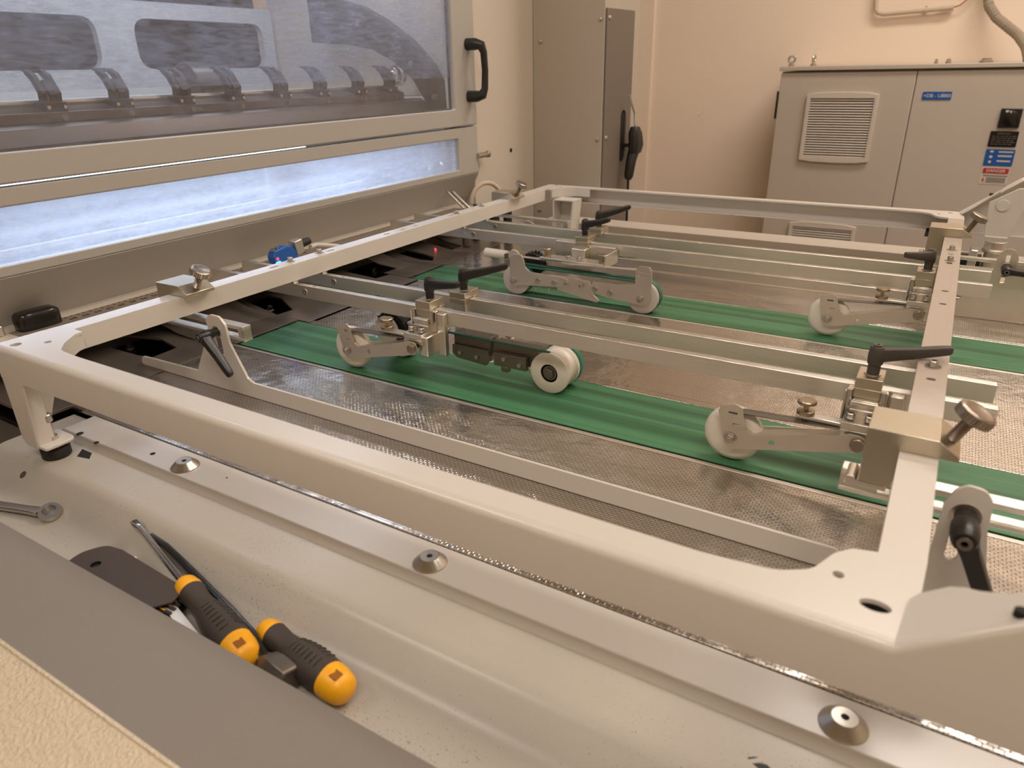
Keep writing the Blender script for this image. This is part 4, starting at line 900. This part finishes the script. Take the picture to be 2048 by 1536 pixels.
cbb.part('body_block', MB().box(-.600, -.535, .812, .836, .026, .062).box(-.530, -.455, .812, .834, .030, .058), 'dark_steel', .0012)
cbb.part('body_rib', MB().prism(fillet([(-.60, .03), (-.592, .024, .002), (-.54, .020, .002), (-.535, .03), (-.535, .044), (-.60, .044)], .001), 'y', .806, .8115), 'dark_steel', .0006)
cbb.part('link_block', MB().box(-.524, -.470, .803, .8115, .026, .046).box(-.512, -.500, .803, .8115, .018, .026), 'dark_steel', .0008)
for xx, zz in ((-.585, .034), (-.555, .032), (-.506, .039), (-.480, .034)): cbb.part('cap_screw', MB().lathe([(.0032, 0), (.0032, .003), (.0015, .003)], (xx, .8055 if xx < -.53 else .803, zz), (0, -1, 0), 12), 'bolt')
cbb.part('hanger', MB().box(-.615, -.593, .836, .842, .030, .100), 'alu_plate', .001)
cbb.part('adjust_knob', MB().lathe([(.003, -.004), (.003, 0), (.0085, 0), (.0085, .004), (.0024, .0045), (.0024, .0125), (.0085, .0125), (.009, .0155), (.008, .0165)], (-.655, .800, .0705), (0, 0, 1), 24), 'brass', ang=30)
cbb.part('spring_bar', MB().box(-.675, -.600, .795, .806, .066, .0705), 'alu_plate', .0006)
cbb.part('thumb_nut', MB().lathe([(.002, 0), (.002, .016), (.007, .0175), (.0095, .021), (.0095, .0235), (.008, .0245)], (-.573, .930, .001), (0, 0, 1), 24), 'brass', ang=30)
cbb.part('thumb_nut', MB().lathe([(.002, 0), (.002, .010), (.007, .0175), (.0095, .018), (.0095, .0205), (.008, .0215)], (-.700, .930, .001), (0, 0, 1), 24), 'brass', ang=30)

# ================================================================== SIDE GUIDES
g1 = T('side_guide', 'long thin cream side guide with a triangular bracket in front', 'side guide', (-.5, .589, 0), 'side guides on the deck')
YG = .5885
sh = [(-1.050, .001, .006), (-1.055, .005, .004), (-1.050, .0158, .006), (-.912, .0185, .003), (-.866, .092, .008), (-.869, .106, .007), (-.858, .1145, .007), (-.838, .1145, .010), (-.8275, .103, .010), (-.826, .078, .01), (-.800, .0285, .006), (-.788, .0235, .005), (-.0265, .0235, .008), (-.014, .012, .006), (-.014, .001)]
gp = g1.part('guide_plate', MB().prism(fillet(sh, 0, 5), 'y', YG, YG+.0035, [fillet([(-.856, .055), (-.857, .09, .005), (-.850, .0975, .005), (-.843, .09, .005), (-.841, .055, .004)], .004)]), 'cream', .0008)
lv = add_lever(g1, (-.8480, YG, .0905), (0, -1, 0), (.70, 0, -.71), 'black', .02)
g1.part('clamp_nut', MB().cyl((-.848, YG+.0035, .0905), (-.848, .5995, .0905), .0065), 'bolt')
g2 = T('side_guide', 'cream side guide with a slotted bracket and black lever at the right edge', 'side guide', (.2, .56, 0), 'side guides on the deck')
YH = .562
sh2 = [(.018, .001), (.020, .030, .006), (.036, .055, .012), (.0405, .062), (.0415, .110), (.047, .1235, .010), (.054, .1285, .006), (.066, .1275, .010), (.072, .118, .008), (.073, .095), (.085, .03, .02), (.11, .0225), (.40, .0225), (.40, .001)]
g2.part('guide_plate', MB().prism(fillet(sh2, 0, 5), 'y', YH, YH+.0035, [slot(.0545, .087, .0085, .052)]), 'cream', .0008)
add_lever(g2, (.0570, YH, .1030), (0, -1, 0), (.42, 0, -.90), 'black', .02, s=1.25)
g2.part('clamp_nut', MB().cyl((.057, YH+.0035, .103), (.057, .5985, .100), .0065), 'bolt')
g3 = T('side_guide', 'long grey side guide plate along the far edge of the deck', 'side guide', (-.3, 1.485, 0), 'side guides on the deck')
sh3 = [(-.70, .002), (-.70, .0215, .006), (.40, .0215), (.40, .002)]
g3.part('guide_plate', MB().prism(fillet(sh3, 0, 5), 'y', 1.4935, 1.4965), 'alu_plate', .0006)
g4 = T('side_guide', 'grey side guide with slotted bracket and black lever at the far right', 'side guide', (.2, 1.45, 0), 'side guides on the deck')
sh4 = [(.03, .002), (.045, .028), (.0865, .078, .01), (.0895, .112), (.0975, .1265, .010), (.112, .1265, .010), (.1195, .112, .01), (.119, .085), (.40, .080), (.40, .002)]
g4.part('guide_plate', MB().prism(fillet(sh4, 0, 5), 'y', 1.449, 1.452, [slot(.1045, .092, .0065, .055)]), 'steel', .0008)
add_lever(g4, (.1055, 1.449, .0935), (0, -1, 0), (1, 0, -.06), 'black', .02, s=1.0)
g4.part('clamp_nut', MB().cyl((.1055, 1.452, .0935), (.1055, 1.476, .0935), .006), 'bolt')
# far left holder with black lever
fl = T('far_side_bracket', 'round-ended bracket with a black lever under the far left frame corner', 'bracket', (-.83, 1.46, .05))
fl.part('bracket_plate', MB().prism(fillet([(-.86, .02), (-.865, .082, .016), (-.845, .096, .014), (-.822, .085, .014), (-.80, .02)], 0), 'y', 1.4575, 1.4605), 'steel', .0008)
add_lever(fl, (-.848, 1.4575, .0735), (0, -1, 0), (1, 0, -.05), 'black', .02)
fl.part('cross_strip', MB().box(-1.0, -.80, 1.43, 1.437, .085, .0915), 'steel', .0006)
# black curved lever lying on the far strip
bl = T('pry_lever', 'long curved black handle lying on the far side strip', 'handle', (-.07, 1.67, 0))
bl.part('curved_handle', MB().tube([(-.150, 1.665, .020), (-.140, 1.665, .0215), (-.115, 1.667, .0165), (-.08, 1.669, .0105), (-.03, 1.671, .0095), (.04, 1.672, .0150), (.075, 1.672, .021)], .006, 10, rs=[.004, .0066, .007, .007, .0066, .006, .005]), 'black_gloss')
bl.part('pivot', MB().cyl((-.205, 1.66, .001), (-.205, 1.66, .012), .006).cyl((-.175, 1.662, .001), (-.175, 1.662, .006), .009), 'dark_steel')
bl.part('dark_plate', MB().box(.035, .075, 1.64, 1.66, .01, .07), 'black')

# ================================================================== TOOLS IN THE TRAY
TZ = -.0355
def driver(name, label, p0, p1, tip=None, roll=0.0):
    """handle from collar p0 to end p1; optional shaft to tip"""
    p0 = Vector(p0); p1 = Vector(p1); d = (p1-p0).normalized(); L = (p1-p0).length
    t = T(name, label, 'screwdriver', tuple((p0+p1)/2), 'yellow and black screwdrivers')
    side = d.cross(Vector((0, 0, 1))).normalized(); upv = side.cross(d)
    def sec(s, r, sq):
        q = []
        for k in range(24):
            a = 2*pi*k/24+roll; c, n_ = cos(a), sin(a)
            rr = r*(1+sq*abs(cos(1.5*(a-roll))) - sq*.5); q.append(p0+d*s*L+(side*c+upv*n_)*rr)
        return q
    S_ = [(0, .0078, 0), (.03, .0104, 0), (.10, .0118, 0), (.17, .0112, 0), (.28, .0098, 0), (.38, .0108, .03), (.50, .0140, .06), (.62, .0152, .06), (.76, .0148, .05), (.88, .0142, .03), (.95, .0125, 0), (.985, .0085, 0), (1, .003, 0)]
    def part(a, b, nm, mt, gr=0):
        ss = []
        N_ = 10
        for k in range(N_+1):
            s = a+(b-a)*k/N_
            for i in range(len(S_)-1):
                if S_[i][0] <= s <= S_[i+1][0]:
                    q = (s-S_[i][0])/(S_[i+1][0]-S_[i][0]); q = q*q*(3-2*q) if 0 else q
                    r = S_[i][1]*(1-q)+S_[i+1][1]*q; sq = S_[i][2]*(1-q)+S_[i+1][2]*q; break
            ss.append(sec(s, r+gr, sq))
        return t.part(nm, MB().loft(ss), mt, ang=50)
    part(0, .16, 'collar', 'yellow'); g = part(.14, .80, 'grip', 'grip', .0004); e = part(.79, 1, 'end_cap', 'yellow', .0002)
    # moulded ribs on the grip
    mb = MB()
    for k in range(7):
        c = p0+d*L*(.42+.05*k)
        for a0 in (1.1, 2.0):
            pts = []
            for q in range(5):
                a = a0+.55*q/4; s_ = .42+.05*k; ri = next(S_[i][1]+(S_[i+1][1]-S_[i][1])*(s_-S_[i][0])/(S_[i+1][0]-S_[i][0]) for i in range(len(S_)-1) if S_[i][0] <= s_ <= S_[i+1][0]); pts.append(c+(side*cos(a)+upv*sin(a))*(ri+.0008))
            mb.tube(pts, .0009, 6)
    t.part('grip_rib', mb, 'grip', parent=g)
    # lanyard hole near the end: flush patch, inner shade painted into its orange
    c = p0+d*L*.905; n_ = (side*.1+upv).normalized()
    mt_ = Matrix((d, n_.cross(d), n_)).transposed().to_4x4(); mt_.translation = c+n_*.0130
    t.part('hang_hole', MB().box(-.0042, .0042, -.0040, .0040, 0, .0012, mt_), 'hole_shade_orange', .0006, parent=e)
    if tip:
        q = Vector(tip); dd = (p0-q).normalized(); sd = dd.cross(Vector((0, 0, 1))).normalized(); uu = sd.cross(dd)
        mb = MB().cyl(q+dd*.020, p0+d*.004, .0036, n=20)
        secs = []
        for s, w, h_ in ((0, .0042, .0007), (.004, .0045, .0014), (.012, .0052, .0028), (.017, .0044, .0034), (.021, .0036, .0036)):
            secs.append([q+dd*s+sd*w*cos(2*pi*k/16)+uu*h_*sin(2*pi*k/16) for k in range(16)])
        mb.loft(secs); t.part('shaft', mb, 'chrome', ang=50)
        return t, g
    return t, g
t1, g1_ = driver('screwdriver', 'flat-blade screwdriver with a long chrome shaft and yellow-black handle', (-.5405, .2895, -.010), (-.4130, .2575, -.0155), tip=(-.6800, .3290, -.0125))
t2, g2_ = driver('screwdriver', 'second yellow and black screwdriver handle, lying farther right', (-.4415, .2950, -.0225), (-.3240, .2760, -.0190))
_p0 = Vector((-.5405, .2895, -.010)); _d = (Vector((-.4130, .2575, -.0155))-_p0).normalized(); _L = .1316
_side = _d.cross(Vector((0, 0, 1))).normalized(); _up = _side.cross(_d)
_n = (_up*cos(R(-38))-_side*sin(R(-38))*-1).normalized()
_y = _n.cross(_d); _m = Matrix((_d, _y, _n)).transposed()
lt = text(t1.o, t1.at, 'STANLEY', .0082, tuple(_p0+_d*_L*.62+_n*.0160), (0, 0, 0), 'black_worn', name='embossed_lettering')
lt.rotation_euler = _m.to_euler()

wr = T('combination_wrench', 'chrome combination wrench with its ring end in the tray at the left', 'wrench', (-.87, .29, TZ))
def along(a, b, t): return Vector(a).lerp(Vector(b), t)
A_ = Vector((-.98, .2520, TZ+.004)); B_ = Vector((-.812, .3005, TZ+.006)); dd = (B_-A_).normalized(); ss = dd.cross(Vector((0, 0, 1))).normalized()
secs = []
for t_, w, h_ in ((0, .0060, .0030), (.5, .0058, .0030), (.85, .0056, .0030), (.97, .0065, .0034)):
    c = A_.lerp(B_, t_); secs.append([c+ss*w*u+Vector((0, 0, 1))*h_*v for u, v in fillet([(-1, -1), (1, -1), (1, 1), (-1, 1)], .5, 3)])
sk = wr.part('shank', MB().loft(secs), 'bolt', .0003, ang=50)
rc = B_+dd*.0085+Vector((0, 0, .0015)); nrm = Vector((.28, -.22, 1)).normalized()
ring = MB()
def ringmesh(c, n_, ro, ri, h):
    a = n_.orthogonal().normalized(); b = n_.cross(a); vs = []; N_ = 36
    for hh, rad in ((-h, ro*.96), (-h*.6, ro), (h*.6, ro), (h, ro*.94), (h, ri), (-h, ri)):
        for k in range(N_):
            t_ = 2*pi*k/N_; rr = rad*(1-.05*(k % 3 == 0)) if rad == ri else rad
            vs.append(c+n_*hh+(a*cos(t_)+b*sin(t_))*rr)
    fs = []
    for i in range(6):
        j = (i+1) % 6
        for k in range(N_): l = (k+1) % N_; fs.append((i*N_+k, i*N_+l, j*N_+l, j*N_+k))
    return vs, fs
ring.add(*ringmesh(rc, nrm, .0120, .0074, .0038)); wr.part('ring_end', ring, 'bolt', ang=40)
wr.part('open_end', MB().prism([(-.998, .243), (-.985, .236), (-.972, .248), (-.972, .258), (-.985, .263), (-1.0, .260), (-.992, .253)], 'z', TZ+.001, TZ+.008), 'bolt', .0008)

hk = T('hex_key_set', 'dark folding hex key holder with a rounded end and a round hole', 'hex key set', (-.59, .272, TZ))
hm = Matrix.Translation((-.652, .262, -.0080)) @ Matrix.Rotation(math.atan2(.2700-.262, -.5220+.652), 4, 'Z')
side = fillet([(-.010, -.020, .012), (-.0135, .004, .018), (-.002, .023, .016), (.020, .0250, .010), (.124, .0135), (.130, -.004, .004), (.118, -.020)], 0, 6)
hk.part('side_sheet', MB().prism(side, 'z', 0, .0016, [circ(.0175, -.0015, .0050)], mt=hm), 'hexset', .0004)
hk.part('lower_sheet', MB().prism(side, 'z', -.0200, -.0184, mt=hm), 'hexset', .0004)
hk.part('spine', MB().prism([(-.002, .0215), (.020, .0242), (.124, .0128), (.124, .0112), (.020, .0226), (-.002, .0199)], 'z', -.0185, .0001, mt=hm), 'black')
hk.part('core', MB().box(.002, .116, -.020, .008, -.018, -.001, hm), 'black')
for k in range(5): hk.part('hex_key', MB().cyl((.05, -.016+.0052*k, -.0055), (.134-.001*k, -.016+.0052*k, -.0055), .0018, n=6, mt=hm), 'black_worn')
for k in range(3): hk.part('size_mark', MB().box(.1185, .1275, -.012+.006*k, -.0108+.006*k, -.0034, -.0030, hm), 'yellow')
hk.part('steel_screw', MB().cyl((.034, .0225, -.006), (.034, .0270, -.006), .0042, mt=hm).cyl((.086, .0175, -.008), (.086, .0205, -.008), .0028, mt=hm).cyl((.094, .016, -.008), (.094, .019, -.008), .0020, mt=hm), 'bolt')

pz = T('curved_black_bar', 'long curved black steel bar lying between the two screwdrivers', 'bar', (-.52, .295, TZ))
cp = [(-.6398, .3215, -.0150), (-.6067, .3170, -.0150), (-.566, .3085, -.0150), (-.5282, .3000, -.0150), (-.4751, .2885, -.0150), (-.4359, .2790, -.0160), (-.4110, .2690, -.0180), (-.402, .2645, -.0210)]
secs = []
for i, p in enumerate(cp):
    p = Vector(p); d = (Vector(cp[min(i+1, len(cp)-1)])-Vector(cp[max(i-1, 0)])).normalized(); s_ = d.cross(Vector((0, 0, 1))).normalized(); u_ = s_.cross(d)
    w = .0030 if i in (0, len(cp)-1) else .0034; h_ = .0045 if i == 0 else .0062
    secs.append([p+s_*w*a+u_*h_*b for a, b in fillet([(-1, -1), (1, -1), (1, 1), (-1, 1)], .5, 3)])
pz.part('bar', MB().loft(secs), 'black_gloss', ang=50)
rs_ = single('steel_rule', MB().box(-.052, .052, -.0045, .0045, 0, .001, Matrix.Translation((-.480, .2540, -.0185)) @ Matrix.Rotation(R(-13), 4, 'Z') @ Matrix.Rotation(R(4), 4, 'Y')), 'white_ink',
       'white steel rule showing between the hex key set and the grey cover', 'ruler', (-.48, .254, -.02))
so = T('impact_socket', 'dark hexagonal steel socket end under the second screwdriver', 'socket', (-.385, .264, TZ))
so.part('socket_body', MB().lathe([(.006, -.05), (.006, -.012), (.0125, -.002), (.0140, .006), (.0140, .022), (.0125, .025)], (-.3990, .2660, -.0205), (1, -.12, -.05), hexa=True), 'dark_steel', .0012)
so.part('socket_neck', MB().cyl((-.43, .270, -.019), (-.400, .2661, -.0203), .0055), 'chrome')
